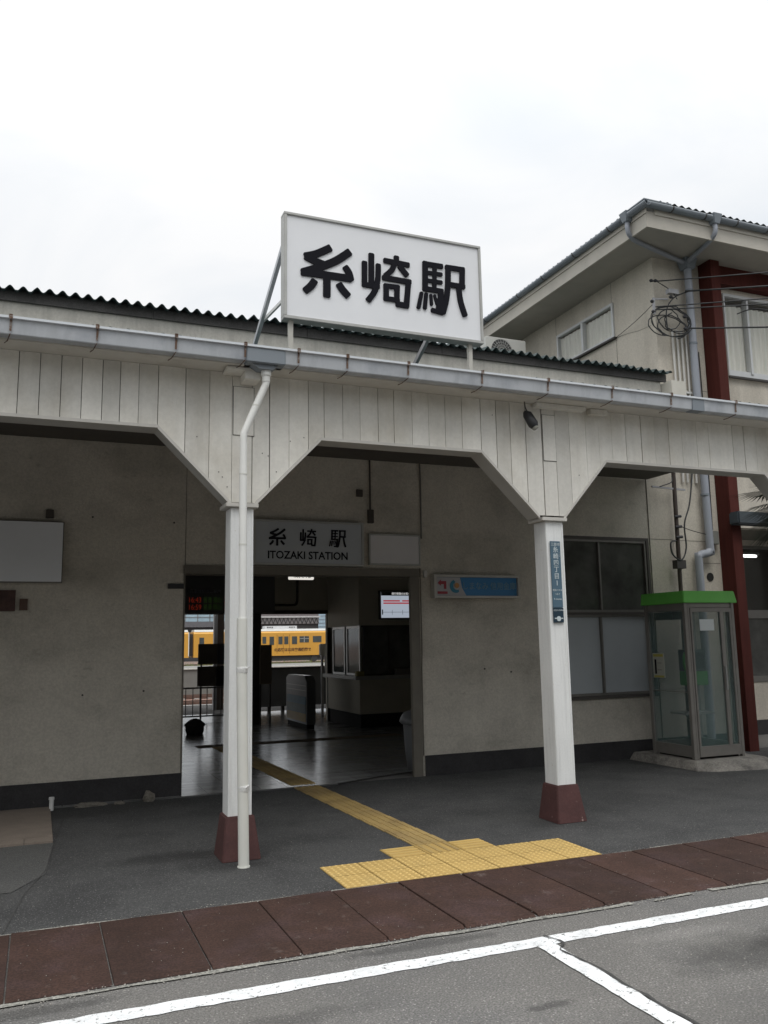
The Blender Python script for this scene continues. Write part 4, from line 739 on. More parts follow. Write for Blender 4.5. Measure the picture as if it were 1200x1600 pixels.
# soffit, fascia, gutter, roof
MB().box(7.80, 17, 8.92, 23, 7.42, 7.44).build('soffit', mat('annex_soffit', (.40, .375, .33), .85, var=.1), an)
f = MB(); f.box(7.76, 17, 8.885, 8.915, 7.40, 7.64); f.box(7.76, 7.795, 8.915, 23, 7.40, 7.64); f.box(7.90, 17, 8.868, 8.884, 7.60, 7.775); f.box(7.742, 7.759, 8.868, 23, 7.60, 7.765); f.build('eave_board', mat('annex_fascia_paint', (.50, .47, .41), .7, var=.12, c3=(.2, .18, .15), c3s=9, c3p=(.66, .76)), an)
def gut(mb, p0, p1, r=.062):   # half-round gutter along a straight run
    p0, p1 = Vector(p0), Vector(p1); d = (p1-p0).normalized(); s_ = Vector((0, 0, 1)).cross(d); pts = []
    n = 10
    for P in (p0, p1):
        for k in range(n+1):
            a_ = math.pi+math.pi*k/n; pts.append(P+s_*(r*math.cos(a_))+Vector((0, 0, r*math.sin(a_))))
        for k in range(n, -1, -1):
            a_ = math.pi+math.pi*k/n; pts.append(P+s_*((r-.006)*math.cos(a_))+Vector((0, 0, (r-.006)*math.sin(a_))))
    m_ = 2*(n+1); mb.poly(pts, [(i, (i+1) % m_, m_+(i+1) % m_, m_+i) for i in range(m_)]+[list(range(m_))[::-1], list(range(m_, 2*m_))], True); return mb
ag = MB(); gut(ag, (7.70, 8.82, 7.72), (17, 8.82, 7.72)); gut(ag, (7.70, 8.76, 7.72), (7.70, 23, 7.72)); ag = ag.build('gutter', gutd, an)
for x in (8.15, 8.75, 9.35, 9.95, 10.55, 11.2): r_ = MB(); gut(r_, (x, 8.82, 7.72), (x+.02, 8.82, 7.72), .067); r_.build('gutter_clip', metald, ag)
for y in (9.6, 10.5, 11.4, 12.2, 13.4, 14.8, 16.2): r_ = MB(); gut(r_, (7.70, y, 7.72), (7.70, y+.02, 7.72), .067); r_.build('gutter_clip', metald, ag)
def hopper(x, y, z, s=.085, h=.15):
    return MB().hexa([(x-s*.6, y-s*.6, z-h), (x+s*.6, y-s*.6, z-h), (x+s*.6, y+s*.6, z-h), (x-s*.6, y+s*.6, z-h)], [(x-s, y-s, z), (x+s, y-s, z), (x+s, y+s, z), (x-s, y+s, z)])
hopper(7.70, 9.22, 7.76).build('hopper', gutd, ag, .008); hopper(8.96, 8.82, 7.76).build('hopper', gutd, ag, .008); hopper(9.10, 9.58, 7.50, .13, .24).build('hopper', gutd, an, .008)
dpg = mat('grey_downpipe_plastic', (.30, .32, .36), .4, var=.08, vs=2)
MB().tube(smooth_path([(7.70, 9.22, 7.61), (7.70, 9.22, 7.50), (7.76, 9.24, 7.42), (8.0, 9.32, 7.39), (9.02, 9.56, 7.36)], 5), .036, 12).build('downpipe', dpg, an)
MB().tube(smooth_path([(8.96, 8.82, 7.61), (8.96, 8.82, 7.52), (8.96, 8.87, 7.45), (8.98, 9.05, 7.40), (9.05, 9.5, 7.36)], 5), .036, 12).build('downpipe', dpg, an)
MB().tube(smooth_path([(9.10, 9.58, 7.26), (9.10, 9.58, 5.2), (9.12, 9.58, 3.0), (9.12, 9.58, 2.90), (9.06, 9.58, 2.84), (8.95, 9.58, 2.82), (8.90, 9.58, 2.77), (8.89, 9.58, 2.6), (8.88, 9.58, .1)], 5), .058, 14).build('downpipe', dpg, an)
for z in (6.9, 6.05, 4.9, 3.7): MB().tube([(9.10, 9.58, z), (9.10, 9.58, z+.03)], .064, 14).build('pipe_band', gutd, an)
def sl(z): return z
# low hipped roof: front slope and left slope
def slope(mb, u0, u1, fixed, out, axis):
    n = int((u1-u0)/.013); v = []
    for i in range(n+1):
        u = u0+(u1-u0)*i/n; h = .016*math.cos(2*math.pi*(u-u0)/.13); run = min(5.0, max(.30, u-u0)); z = 7.765+h
        v += [(u, fixed, z), (u, fixed+run, z+.14*run)] if axis == 'x' else [(fixed, u, z), (fixed+run, u, z+.14*run)]
    return mb.poly(v, [(2*i, 2*i+1, 2*i+3, 2*i+2) for i in range(n)], True)
MB().box(7.66, 8.15, 8.79, 9.25, 7.752, 7.768).build('hip_cap', gutd, an)
slope(MB(), 7.95, 17, 8.79, 0, 'x').build('roof', slate, an)
slope(MB(), 9.05, 22, 7.70, 0, 'y').build('roof', slate, an)
# red columns, beam
for x in (9.41, 13.2):
    MB().box(x, x+.18, 9.42, AY-.001, .0, 7.418).build('column', redcol, an, .003)
MB().box(9.595, 13.2, 9.55, AY-.002, 7.12, 7.418).build('beam', redcol, an)
# windows
sw = MB(); y0, y1, z0, z1 = 10.66, 12.28, 6.47, 7.07; fw = .045; ym = 11.50
sw.box(AX-.03, AX+.05, y0, y1, z0, z0+fw); sw.box(AX-.03, AX+.05, y0, y1, z1-fw, z1); sw.box(AX-.03, AX+.05, y0, y0+fw, z0+fw, z1-fw); sw.box(AX-.03, AX+.05, y1-fw, y1, z0+fw, z1-fw); sw.box(AX-.04, AX+.04, ym-.03, ym+.03, z0+fw, z1-fw)
sw = sw.build('window', alumw, an, .003)
for a_, b_ in ((y0+fw+.001, ym-.031), (ym+.031, y1-fw-.001)): MB().box(AX+.0, AX+.005, a_, b_, z0+fw+.001, z1-fw-.001).build('pane', aglass, sw)
MB().box(AX-.06, AX-.0, y0-.04, y1+.04, z0-.03, z0-.002).build('sill', metald, sw)
def drape(a0, a1, z0, z1, fixed, axis, seed=0, dens=10, amp=.02):
    rr = random.Random(seed); n = int(abs(a1-a0)*90); v = []
    ph = 0
    for i in range(n+1):
        a_ = a0+(a1-a0)*i/n; ph += rr.uniform(.3, .9); o_ = amp*math.sin(ph)
        for z in (z0, z1): v.append((fixed+o_, a_, z) if axis == 'y' else (a_, fixed+o_, z))
    return MB().poly(v, [(2*i, 2*i+1, 2*i+3, 2*i+2) for i in range(n)], True)
drape(y0, y1, z0, z1-.07, AX+.05, 'y', 3, amp=.012).build('curtain', curtain, sw)
fwn = MB(); x0, x1, z0, z1 = 9.86, 12.2, 5.66, 7.03
fwn.box(x0, x1, AY-.03, AY+.06, z0, z0+.10); fwn.box(x0, x1, AY-.03, AY+.06, z1-.05, z1); fwn.box(x0, x0+.03, AY-.03, AY+.06, z0+.10, z1-.05); fwn.box(x1-.05, x1, AY-.03, AY+.06, z0+.10, z1-.05); fwn.box(10.31, 10.355, AY-.05, AY+.05, z0+.06, z1-.05); fwn.box(11.3, 11.34, AY-.04, AY+.05, z0+.10, z1-.05)
fwn = fwn.build('window', alumw, an, .003)
for a_, b_ in ((x0+.031, 10.309), (10.356, 11.299), (11.341, x1-.051)): MB().box(a_, b_, AY, AY+.005, z0+.101, z1-.051).build('pane', aglass, fwn)
drape(x0+.0, 12.2, z0+.02, z1-.16, AY+.055, 'x', 5, amp=.018).build('curtain', curtain, fwn)
MB().box(x0-.02, x1, AY-.06, AY-.031, z0-.035, z0-.002).build('sill', metald, fwn)
lw = MB(); z0, z1, x0, x1, LY = .86, 3.16, 10.9, 13.3, 10.97
lw.box(x0, x1, LY-.04, LY+.06, z0, z0+.10); lw.box(x0, x1, LY-.04, LY+.06, z1-.05, z1); lw.box(x0, x1, LY-.04, LY+.06, 1.92, 2.06)
for xa in (x0, 12.0, x1-.05): lw.box(xa, xa+.05, LY-.04, LY+.06, z0+.10, 1.92); lw.box(xa, xa+.05, LY-.04, LY+.06, 2.06, z1-.05)
lw = lw.build('window', alumd, an, .003)
for xa, xb in ((x0+.051, 11.999), (12.051, x1-.051)): MB().box(xa, xb, LY, LY+.005, 2.061, z1-.051).build('pane', glass('dim_window_glass', (.05, .05, .045), .45), lw); MB().box(xa, xb, LY, LY+.005, z0+.101, 1.919).build('pane', dglass, lw)
MB().box(9.63, 16, 10.925, 10.949, 0, .24).build('plinth', plinthm, an)
tl = thing('ceiling_tube', (11.5, 11.9, 3.05), 'lit fluorescent tube glowing inside the annex ground floor window', 'lamp')
MB().tube([(12.02, 11.9, 3.10), (12.42, 11.9, 3.10)], .024, 8).build('tube', MATS['lit_tube'], tl); MB().box(11.97, 12.47, 11.86, 11.94, 3.125, 3.17).build('batten', white, tl)
MB().box(9.355, 16, 9.22, 9.415, 3.24, 3.43).build('porch_roof', mat('dark_blue_grey_metal', (.045, .058, .068), .5, var=.15), an, .02)

# panel joints and cracks
j = MB(); j.box(8.51, 9.40, AY-.003, AY-.0005, 3.026, 3.032); j.box(8.11, 8.51, AY-.003, AY-.0005, 3.033, 3.039); j.box(8.93, 9.40, AY-.003, AY-.0005, 2.700, 2.706); j.box(8.6, 9.4, AY-.003, AY-.0005, 5.36, 5.366); j.box(AX-.003, AX-.0005, 10.70, 10.706, 7.07, 7.42); j.box(AX-.003, AX-.0005, 12.31, 12.316, 6.0, 7.42); j.box(AX-.003, AX-.0005, 10.64, 10.646, 5.6, 6.44)
j.build('wall_joint', MATS['joint_filler'], an)
ck = MB(); ck.tube([(AX-.002, 10.62, 6.46), (AX-.002, 10.3, 6.42), (AX-.002, 10.1, 6.38), (AX-.002, 9.8, 6.36)], .003, 4); ck.tube([(AX-.002, 11.2, 5.74), (AX-.002, 10.6, 5.66), (AX-.002, 10.2, 5.64), (AX-.002, 9.85, 5.60)], .004, 4); ck.build('wall_crack', MATS['joint_filler'], an)
MB().tube([(9.18, AY-.012, 2.50), (9.18, AY-.001, 2.50)], .062, 18).build('vent_hole', blackm, an); 
MB().box(9.20, 9.33, 9.60, AY-.002, 2.98, 3.18).build('meter_box', mat('meter_grey', (.22, .22, .20), .6), an, .01)
for k in range(4):
    x = 8.78+k*.085
    MB().tube([(x, AY-.03, 6.30-.02*k), (x, AY-.03, 3.9)], .018, 8).build('conduit', mat('white_conduit', (.60, .59, .56), .5), an)
MB().box(8.72, 9.08, AY-.05, AY-.012, 5.28, 5.31).build('conduit_clip', white, an)
MB().tube(smooth_path([(9.28, AY-.02, 5.98), (9.275, AY-.03, 5.5), (9.29, AY-.02, 5.0), (9.28, AY-.03, 4.2), (9.28, AY-.02, 3.2)], 5), .009, 6).build('cable', wire, an)
# cable bundle on the corner, wires running off to the right
cb = thing('cable_bundle', (8.6, 9.5, 6.1), 'tangle of looped black cables and insulators on the annex corner', 'cables')
rr = random.Random(21)
for k in range(7):
    cx = rr.uniform(8.52, 8.80); cz = rr.uniform(6.24, 6.38); rx = rr.uniform(.14, .36); rz = rr.uniform(.09, .22)
    if k < 2: cx, cz, rx, rz = 8.66, 6.34, .38-.02*k, .24-.01*k
    pts = [(cx+rx*math.cos(t*.33+k)*rr.uniform(.97, 1.03), 9.52+rr.uniform(-.02, .02), cz+rz*math.sin(t*.33+k)*rr.uniform(.97, 1.03)) for t in range(17 if k > 1 else 19)]
    MB().tube(smooth_path(pts, 4), .0085, 6).build('loop', wire, cb)
MB().tube(smooth_path([(8.55, 9.5, 6.2), (8.56, 9.5, 6.5), (8.72, 9.5, 6.72), (8.95, 9.45, 6.83)], 5), .010, 6).build('loop', wire, cb)
for x, z in ((8.31, 6.93), (8.39, 6.94), (8.30, 6.60), (8.31, 6.44), (8.66, 6.72), (8.90, 6.44), (8.90, 6.25)):
    MB().tube([(x-.035, 9.5, z), (x-.01, 9.5, z), (x+.01, 9.5, z), (x+.04, 9.5, z)], [.010, .028, .022, .012], 8).build('insulator', mat('insulator_black', (.03, .03, .035), .4), cb)
MB().beam((8.32, 9.5, 6.40), (8.33, 9.5, 6.66), .03).build('bracket', metal, cb); MB().box(8.62, 8.80, 9.48, 9.56, 6.78, 6.85).build('bracket_box', metal, cb); MB().beam((8.33, 9.5, 6.64), (8.62, 9.52, 6.69), .02).build('bracket', metal, cb)
MB().tube(smooth_path([(8.42, 9.5, 6.93), (8.6, 9.5, 6.86), (8.72, 9.5, 6.78), (8.78, 9.5, 6.70)], 4), .007, 5).build('tail', wire, cb)
def cable(name, a_, b_, sag, r, label, n=14):
    a_, b_ = Vector(a_), Vector(b_); pts = [a_+(b_-a_)*i/n-Vector((0, 0, sag*4*(i/n)*(1-i/n))) for i in range(n+1)]
    single(MB().tube(pts, r, 6), name, wire, a_, label, 'wire', 'overhead wires from the annex corner')
cable('overhead_wire', (8.43, 9.5, 6.94), (13.5, 5.0, 6.55), .04, .010, 'topmost overhead wire from the annex corner across the red column')
cable('overhead_wire', (8.9, 9.45, 6.83), (13.5, 5.0, 6.30), .05, .014, 'thick overhead wire leaving the small metal box on the annex corner')
cable('overhead_wire', (8.35, 9.5, 6.52), (13.5, 5.0, 6.22), .05, .010, 'overhead wire crossing just under the thick one towards the upstairs window')
cable('overhead_wire', (8.32, 9.5, 6.47), (13.5, 5.0, 6.00), .05, .010, 'fourth overhead wire down, crossing the middle of the upstairs window')
cable('overhead_wire', (8.92, 9.45, 6.24), (13.5, 5.0, 5.45), .04, .013, 'lowest thick overhead wire, leaving the bottom of the cable tangle')
pts = [(9.9+i*.08, 9.45-(i*.08)*.9, 6.60+.05*math.sin(i*.75)-.002*i) for i in range(34)]
single(MB().tube(smooth_path(pts, 2), .009, 6), 'overhead_wire', wire, pts[0], 'wavy overhead wire wound along the others in front of the upstairs window', 'wire', 'overhead wires from the annex corner')
cable('overhead_wire', (8.495, 10.62, 6.46), (8.32, 9.52, 6.56), .02, .005, 'thin wire from the side window corner to the cable tangle')
# service pole against the annex wall
sp_ = thing('service_pole', (8.47, 9.55, 0), 'rusty steel service pole with cables standing behind the phone booth', 'pole')
MB().tube([(8.47, 9.55, 0), (8.51, 9.55, 4.05)], .030, 10).build('pole', mat('rusty_brown_pole', (.06, .045, .038), .7, var=.3, vs=9), sp_); MB().tube([(8.51, 9.55, 4.02), (8.51, 9.55, 4.09)], .042, 10).build('cap', metald, sp_)
MB().beam((8.10, 9.55, 3.78), (8.70, 9.55, 3.76), .025).build('arm', metal, sp_)
MB().tube(smooth_path([(8.46, 9.53, 3.95), (8.44, 9.52, 3.86), (8.28, 9.52, 3.80), (8.22, 9.52, 3.78)], 4), .008, 5).build('cable', wire, sp_)
MB().tube(smooth_path([(8.95, 9.6, 4.3), (8.78, 9.55, 3.6), (8.62, 9.52, 3.25), (8.62, 9.52, 2.9), (8.50, 9.5, 2.72), (8.35, 9.5, 2.80), (8.33, 9.5, 2.96), (8.44, 9.52, 3.0)], 6), .012, 6).build('cable', wire, sp_)
MB().tube(smooth_path([(8.55, 9.54, 3.22), (8.8, 9.56, 3.16), (9.22, 9.6, 3.10)], 5), .006, 5).build('cable', wire, sp_)
for z in (3.35, 3.20, 3.05, 2.62): MB().tube([(8.45, 9.52, z), (8.56, 9.52, z+.01)], [.018, .022], 8).build('insulator', MATS['insulator_black'], sp_)
MB().box(8.42, 8.58, 9.50, 9.60, 2.60, 2.72).build('box', metald, sp_)
# phone booth on its concrete slab
sb_ = MB(); rr = random.Random(9)
top = [(7.56, 8.46), (7.74, 8.40), (8.50, 8.38), (8.66, 8.42), (8.70, 9.62), (7.53, 9.60)]; bott = [(7.50, 8.38), (7.70, 8.24), (8.32, 8.12), (8.80, 8.16), (8.84, 9.63), (7.46, 9.62)]
sb_.poly([(x, y, .0) for x, y in bott]+[(x, y, .105) for x, y in top], [list(range(6, 12)), list(range(6))[::-1]]+[(i, (i+1) % 6, 6+(i+1) % 6, 6+i) for i in range(6)])
single(sb_, 'concrete_slab', concrete, (8.05, 8.9, 0), 'rough sloping concrete slab under the phone booth', 'slab', bevel=.01)
pb = thing('phone_booth', (8.06, 8.96, .105), 'glass public phone booth with bright green roof band', 'phone booth')
bx0, bx1, by0, by1, bz, bt = 7.645, 8.47, 8.56, 9.34, .106, 2.06
booth = mat('booth_aluminium', (.26, .245, .225), .42, metal=.45, var=.1, vs=8)
f = MB()
for x, y in ((bx0, by0), (bx1-.05, by0), (bx0, by1-.05), (bx1-.05, by1-.05)): f.box(x, x+.05, y, y+.05, bz, bt)
f.box(bx0+.052, bx0+.085, by0+.002, by0+.04, bz, bt)
for za, zb in ((.13, .27), (1.97, bt)):
    f.box(bx0+.01, bx0+.04, by0+.051, by1-.051, za, zb); f.box(bx1-.04, bx1-.01, by0+.051, by1-.051, za, zb); f.box(bx0+.051, bx1-.051, by1-.04, by1-.01, za, zb)
f.box(bx0+.088, bx1-.051, by0+.01, by0+.04, 2.0, bt)
f.build('frame', booth, pb, .004)
d = MB(); dx0, dx1, dz0, dz1, dy = bx0+.09, bx1-.055, .135, 1.995, by0+.0
d.box(dx0, dx1, dy-.004, dy+.028, dz0, dz0+.13); d.box(dx0, dx1, dy-.004, dy+.028, dz1-.05, dz1); d.box(dx0, dx0+.03, dy-.004, dy+.028, dz0+.13, dz1-.05); d.box(dx1-.035, dx1, dy-.004, dy+.028, dz0+.13, dz1-.05); d.box(8.215, 8.275, dy-.008, dy+.03, dz0+.13, dz1-.05)
d = d.build('door', booth, pb, .003)
MB().box(dx0+.031, 8.214, dy+.010, dy+.015, dz0+.131, dz1-.051).build('pane', bglass, d); MB().box(8.276, dx1-.036, dy+.010, dy+.015, dz0+.131, dz1-.051).build('pane', bglass, d)
MB().box(8.235, 8.255, dy-.022, dy-.008, .95, 1.25).build('handle', alum, d)
for x in (bx0+.022, bx1-.027): MB().box(x, x+.005, by0+.052, by1-.052, .271, 1.969).build('pane', bglass, pb)
MB().box(bx0+.052, bx1-.052, by1-.027, by1-.022, .271, 1.969).build('pane', bglass, pb)
for x in (bx0+.016,): MB().box(x, x+.018, by0+.052, by1-.052, .93, .937).build('glazing_bar', booth, pb)
MB().box(bx0+.052, bx1-.052, by1-.034, by1-.028, .93, .937).build('glazing_bar', booth, pb)
rfb = MB(); e = .03
rfb.hexa([(bx0-e, by0-e, 2.061), (bx1+e+.012, by0-e, 2.061), (bx1+e+.012, by1+e, 2.061), (bx0-e, by1+e, 2.061)], [(bx0-e+.01, by0-e+.01, 2.215), (bx1+e-.025, by0-e+.01, 2.215), (bx1+e-.025, by1+e-.01, 2.215), (bx0-e+.01, by1+e-.01, 2.215)])
rfb.build('roof', green, pb, .008)
MB().box(bx0+.06, bx1-.06, by0+.06, by1-.06, .107, .125).build('floor', blackm, pb)
MB().box(bx0+.06, bx1-.06, by0+.06, by1-.06, 2.04, 2.059).build('ceiling_panel', booth, pb)
tp_ = MB().box(8.12, 8.44, 9.10, 9.28, 1.17, 1.46).build('telephone', mat('phone_grey', (.09, .09, .09), .4), pb, .01)
MB().box(8.12, 8.44, 9.08, 9.28, .98, 1.168).build('phone_front', phoneg, tp_, .01); MB().box(8.145, 8.40, 9.093, 9.099, 1.20, 1.42).build('keypad', metald, tp_)
MB().tube(smooth_path([(8.08, 9.1, 1.42), (8.05, 9.09, 1.35), (8.05, 9.09, 1.25), (8.08, 9.1, 1.18)], 4), [.022]*25 if False else .018, 8).build('handset', phoneg, tp_); MB().tube(smooth_path([(8.07, 9.09, 1.18), (8.10, 9.05, .95), (8.2, 9.05, .85), (8.25, 9.08, .98)], 5), .007, 6).build('cord', wire, tp_)
MB().box(8.24, 8.33, 9.20, 9.28, .126, .975).build('phone_stand', metald, pb, .004)
MB().box(7.92, 8.42, 8.98, 9.28, .615, .635).build('shelf', alum, pb, .003); MB().beam((8.02, 9.1, .61), (8.24, 9.2, .50), .02).build('shelf_bracket', metald, pb)
MB().box(7.78, 8.03, 8.95, 9.28, 1.86, 1.96).build('cable_box', metald, pb)
MB().box(7.870, 8.105, by0-.010, by0-.0045, 1.705, 1.85).build('white_notice', mat('white_paper', (.62, .66, .66), .6, var=.02), d)
nt2 = MB().box(bx0+.012, bx0+.017, 9.02, 9.24, 1.10, 1.42).build('notice', mat('cream_paper', (.42, .42, .36), .6, var=.04), pb)
q = MB(); q.box(bx0+.009, bx0+.0115, 9.035, 9.225, 1.375, 1.41); q.box(bx0+.009, bx0+.0115, 9.035, 9.225, 1.105, 1.13); q.build('yellow_strip', mat('notice_yellow', (.40, .36, .08), .6), nt2)
q = MB(); q.box(bx0+.009, bx0+.0115, 9.17, 9.205, 1.15, 1.34); q.box(bx0+.009, bx0+.0115, 9.07, 9.15, 1.29, 1.295); q.box(bx0+.009, bx0+.0115, 9.07, 9.15, 1.20, 1.205); q.build('print', inkm, nt2)
# air conditioner on the roof beside the annex
ac = thing('air_conditioner', (7.72, 12.1, 5.95), 'white outdoor air conditioner unit on the roof against the annex wall', 'air conditioner')
az0, az1 = 6.28, 6.82
MB().box(6.92, 7.72, 12.1, 12.4, az0, az1).build('case', mat('ac_white', (.50, .50, .47), .5, var=.06), ac, .015)
v = MB()
for k in range(22):
    a_ = 2*math.pi*k/22; v.beam((7.22+.05*math.cos(a_), 12.085, az0+.30+.05*math.sin(a_)), (7.22+.21*math.cos(a_+.25), 12.085, az0+.30+.21*math.sin(a_+.25)), .006)
for r_ in (.05, .10, .15, .21): v.tube([(7.22+r_*math.cos(t*math.pi/12), 12.085, az0+.30+r_*math.sin(t*math.pi/12)) for t in range(25)], .004, 4)
v.build('fan_guard', mat('guard_grey', (.40, .40, .38), .5), ac); MB().tube([(7.22, 12.098, az0+.30), (7.22, 12.0985, az0+.30)], .205, 24).build('fan_opening', mat('fan_dark', (.06, .06, .06), .6), ac)
for x in (7.0, 7.64): MB().box(x-.02, x+.02, 12.12, 12.38, 5.92, az0-.001).build('foot', metal, ac)

# ================================================================ BEYOND THE STATION: platform, tracks, train, buildings, trees
struct(MB().box(-60, 120, 23.7, 24.05, -.9, .012), 'platform_edge', mat('pale_platform_edge', (.42, .41, .38), .8))
struct(MB().box(-60, 160, 45, 53, -.9, .40), 'platform', mat('far_platform_concrete', (.17, .165, .15), .9))
struct(MB().box(-60, 160, 44.9, 45.2, .401, .46), 'platform_edge', mat('far_platform_edge', (.5, .49, .45), .8))
railm = mat('rusty_rail', (.10, .055, .04), .6)
for y in (27, 28.1, 31.5, 32.6, 37, 38.1, 41.5, 42.6, 109.2, 110.3): struct(MB().box(-80, 200, y-.035, y+.035, -.9, -.74), 'rail', railm)
sl_ = MB()
for y in (27.55, 32.05, 37.55, 42.05):
    for i in range(90): sl_.box(-6+i*.65, -5.78+i*.65, y-1.0, y+1.0, -.899, -.86)
tag(sl_.build('sleepers', mat('sleeper_concrete', (.22, .20, .18), .9)), kind='structure')
gv = MB(); rr = random.Random(17)
for i in range(5200):
    x, y = rr.uniform(5, 52), rr.uniform(60, 104); h = rr.uniform(.25, .75); dx, dy = rr.uniform(-.15, .15), rr.uniform(-.15, .15)
    gv.poly([(x-.05, y, -.9), (x+.05, y, -.9), (x+dx, y+dy, -.9+h)], [(0, 1, 2)])
    gv.poly([(x, y-.05, -.9), (x, y+.05, -.9), (x-dx, y+dy, -.9+h*.8)], [(0, 1, 2)])
tag(gv.build('grass', mat('dry_green_weeds', (.13, .15, .05), .9, var=.3, vs=.5)), 'rough green weeds growing between the tracks behind the station', 'grass', kind='stuff')
# trains
ty = mat('train_yellow', (.58, .30, .04), .5, var=.05, vs=.3); tw = mat('train_window_glass', (.045, .055, .055), .12, var=.3, vs=1); tg_ = mat('train_roof_grey', (.42, .42, .40), .6); tk = mat('train_underframe', (.04, .04, .04), .8)
def train_car(x0, x1, label, txt):
    t = thing('train_car', ((x0+x1)/2, 110, -.74), label, 'train car', 'yellow commuter train cars')
    b = MB(); b.prism([(109.0, .12), (111.8, .12), (111.8, 3.1), (111.6, 3.34), (109.2, 3.34), (109.0, 3.1)], 'x', x0, x1); b.build('body', ty, t)
    MB().prism([(109.15, 3.341), (111.65, 3.341), (111.2, 3.62), (109.6, 3.62)], 'x', x0+.1, x1-.1).build('roof', tg_, t)
    MB().box(x0+1, x1-1, 109.3, 111.5, -.55, .119).build('underframe', tk, t)
    for bx in (x0+3.2, x1-3.2):
        w_ = MB()
        for dx in (-1.05, 1.05):
            for yy in (109.2, 110.3): w_.tube([(bx+dx, yy-.06, -.31), (bx+dx, yy+.06, -.31)], .43, 16)
        w_.build('wheels', tk, t)
    return t
def ac_unit(t, xa, xb):
    MB().prism([(109.7, 3.62), (111.1, 3.62), (111.0, 4.02), (109.8, 4.02)], 'x', xa, xb).build('roof_unit', mat('roof_unit_white', (.55, .56, .56), .5), t)
    v = MB()
    for k in range(3): v.box(xa+.3+k*.3, xa+.48+k*.3, 109.66, 109.70, 3.80, 3.92); v.box(xb-.48-k*.3, xb-.3-k*.3, 109.66, 109.70, 3.80, 3.92)
    v.build('roof_grille', tk, t)
def win(t, xa, xb, z0=1.72, z1=2.62, m_=None): MB().box(xa, xb, 108.97, 108.999, z0, z1).build('window', m_ or tw, t)
c1 = train_car(-3, 17.7, 'yellow train car at the left, left of the gangway, seen through the hall', 0)
for xa, xb in ((13.9, 15.0), (16.1, 16.5), (11.8, 12.6), (9, 10)): win(c1, xa, xb)
c2 = train_car(18.3, 38.6, 'yellow train car with dark slogan on its side and white roof unit', 1)
for xa, xb, z0 in ((19.0, 19.6, 1.72), (20.9, 21.8, 1.72), (23.2, 24.2, 1.72), (27.2, 27.7, 1.72), (28.15, 28.75, 1.55), (29.35, 29.9, 1.6), (30.15, 30.7, 1.6), (31.2, 31.9, 1.6), (32.25, 33.55, 1.8), (34.1, 35.3, 1.8), (36, 37.2, 1.8)): win(c2, xa, xb, z0)
dr = MB(); dr.box(29.15, 29.18, 108.965, 108.998, .4, 2.9); dr.box(30.0, 30.03, 108.965, 108.998, .4, 2.9); dr.box(30.85, 30.88, 108.965, 108.998, .4, 2.9); dr.build('door_edges', mat('door_gap_brown', (.22, .09, .02), .6), c2)
fr_ = MB(); fr_.box(32.85, 32.92, 108.95, 108.969, 1.8, 2.62); fr_.box(32.25, 33.55, 108.95, 108.969, 2.28, 2.33); fr_.build('window_bars', tg_, c2)
ac_unit(c2, 27.7, 32.1)
text('lettering', 'の応援は公共交通機関で', .47, mat('slogan_brown', (.08, .03, .01), .6), c2, (31.3, 108.98, .86), ext=.005, bold=.012, sx=.98)
MB().box(17.7, 18.3, 109.6, 111.2, .3, 3.1).build('gangway', tk, c2); MB().box(17.62, 17.72, 108.98, 109.0, .3, 3.3).build('end_lamp', white, c2)
# buildings beyond
bb = thing('glass_roofed_building', (22, 140, 0), 'pale blue building with wide dark roof band behind the train, left', 'building')
MB().box(10, 30, 140, 150, -.9, 4.6).build('wall', mat('dark_grey_cladding', (.04, .042, .048), .7), bb); MB().box(10, 33, 139.4, 139.9, 4.6, 5.5).build('roof_band', mat('grey_roof_band', (.12, .12, .13), .7), bb); MB().box(10, 33, 140, 142, 5.5, 9.5).build('upper_glass', mat('pale_blue_glazing', (.33, .45, .52), .3, var=.25, vs=.6), bb)
v = MB()
for i in range(12): v.box(10+i*2, 10.12+i*2, 139.9, 139.99, 5.5, 9.5)
for i in range(4): v.box(10, 33, 139.9, 139.99, 6.2+i*.9, 6.28+i*.9)
v.build('glazing_bars', mat('bar_grey', (.2, .2, .2), .6), bb)
b2_ = thing('grey_warehouse', (38, 135, 0), 'grey warehouse with pale truss band behind the roof unit of the train', 'building')
MB().box(33.2, 43.2, 135, 145, -.9, 4.9).build('wall', mat('warehouse_dark', (.055, .055, .055), .8), b2_); MB().box(33.2, 43.2, 134.7, 134.99, 4.9, 5.9).build('truss_band', mat('truss_grey', (.19, .18, .18), .8), b2_); MB().box(33.0, 43.4, 134.5, 145, 5.91, 6.15).build('eave', mat('pale_eave', (.5, .5, .5), .7), b2_); MB().box(33.2, 43.2, 134.8, 145, 6.151, 8.6).build('roof', mat('mauve_grey_roof', (.16, .14, .14), .8), b2_)
v = MB()
for i in range(14): v.beam((33.3+i*.7, 134.66, 4.95), (33.65+i*.7, 134.66, 5.85), .10); v.beam((33.65+i*.7, 134.66, 5.85), (34.0+i*.7, 134.66, 4.95), .10)
v.build('truss_braces', mat('truss_dark', (.05, .05, .05), .8), b2_)
b3 = thing('pale_blue_block', (47, 160, 0), 'pale blue distant block with louvred front behind the trees', 'building')
v = MB().box(50.5, 58, 160, 170, -.9, 12); v.build('wall', mat('pale_blue_cladding', (.35, .47, .55), .6, var=.1), b3); v = MB()
for i in range(12): v.box(50.5, 58, 159.9, 159.99, 3.5+i*.7, 3.58+i*.7)
v.build('louvres', mat('louvre_grey', (.22, .28, .33), .7), b3)
b4 = thing('white_block', (48, 130, 0), 'white building with dark slot windows right of the trees', 'building')
MB().box(46.3, 51.4, 130, 138, -.9, 12).build('wall', mat('white_render', (.55, .57, .60), .7), b4)
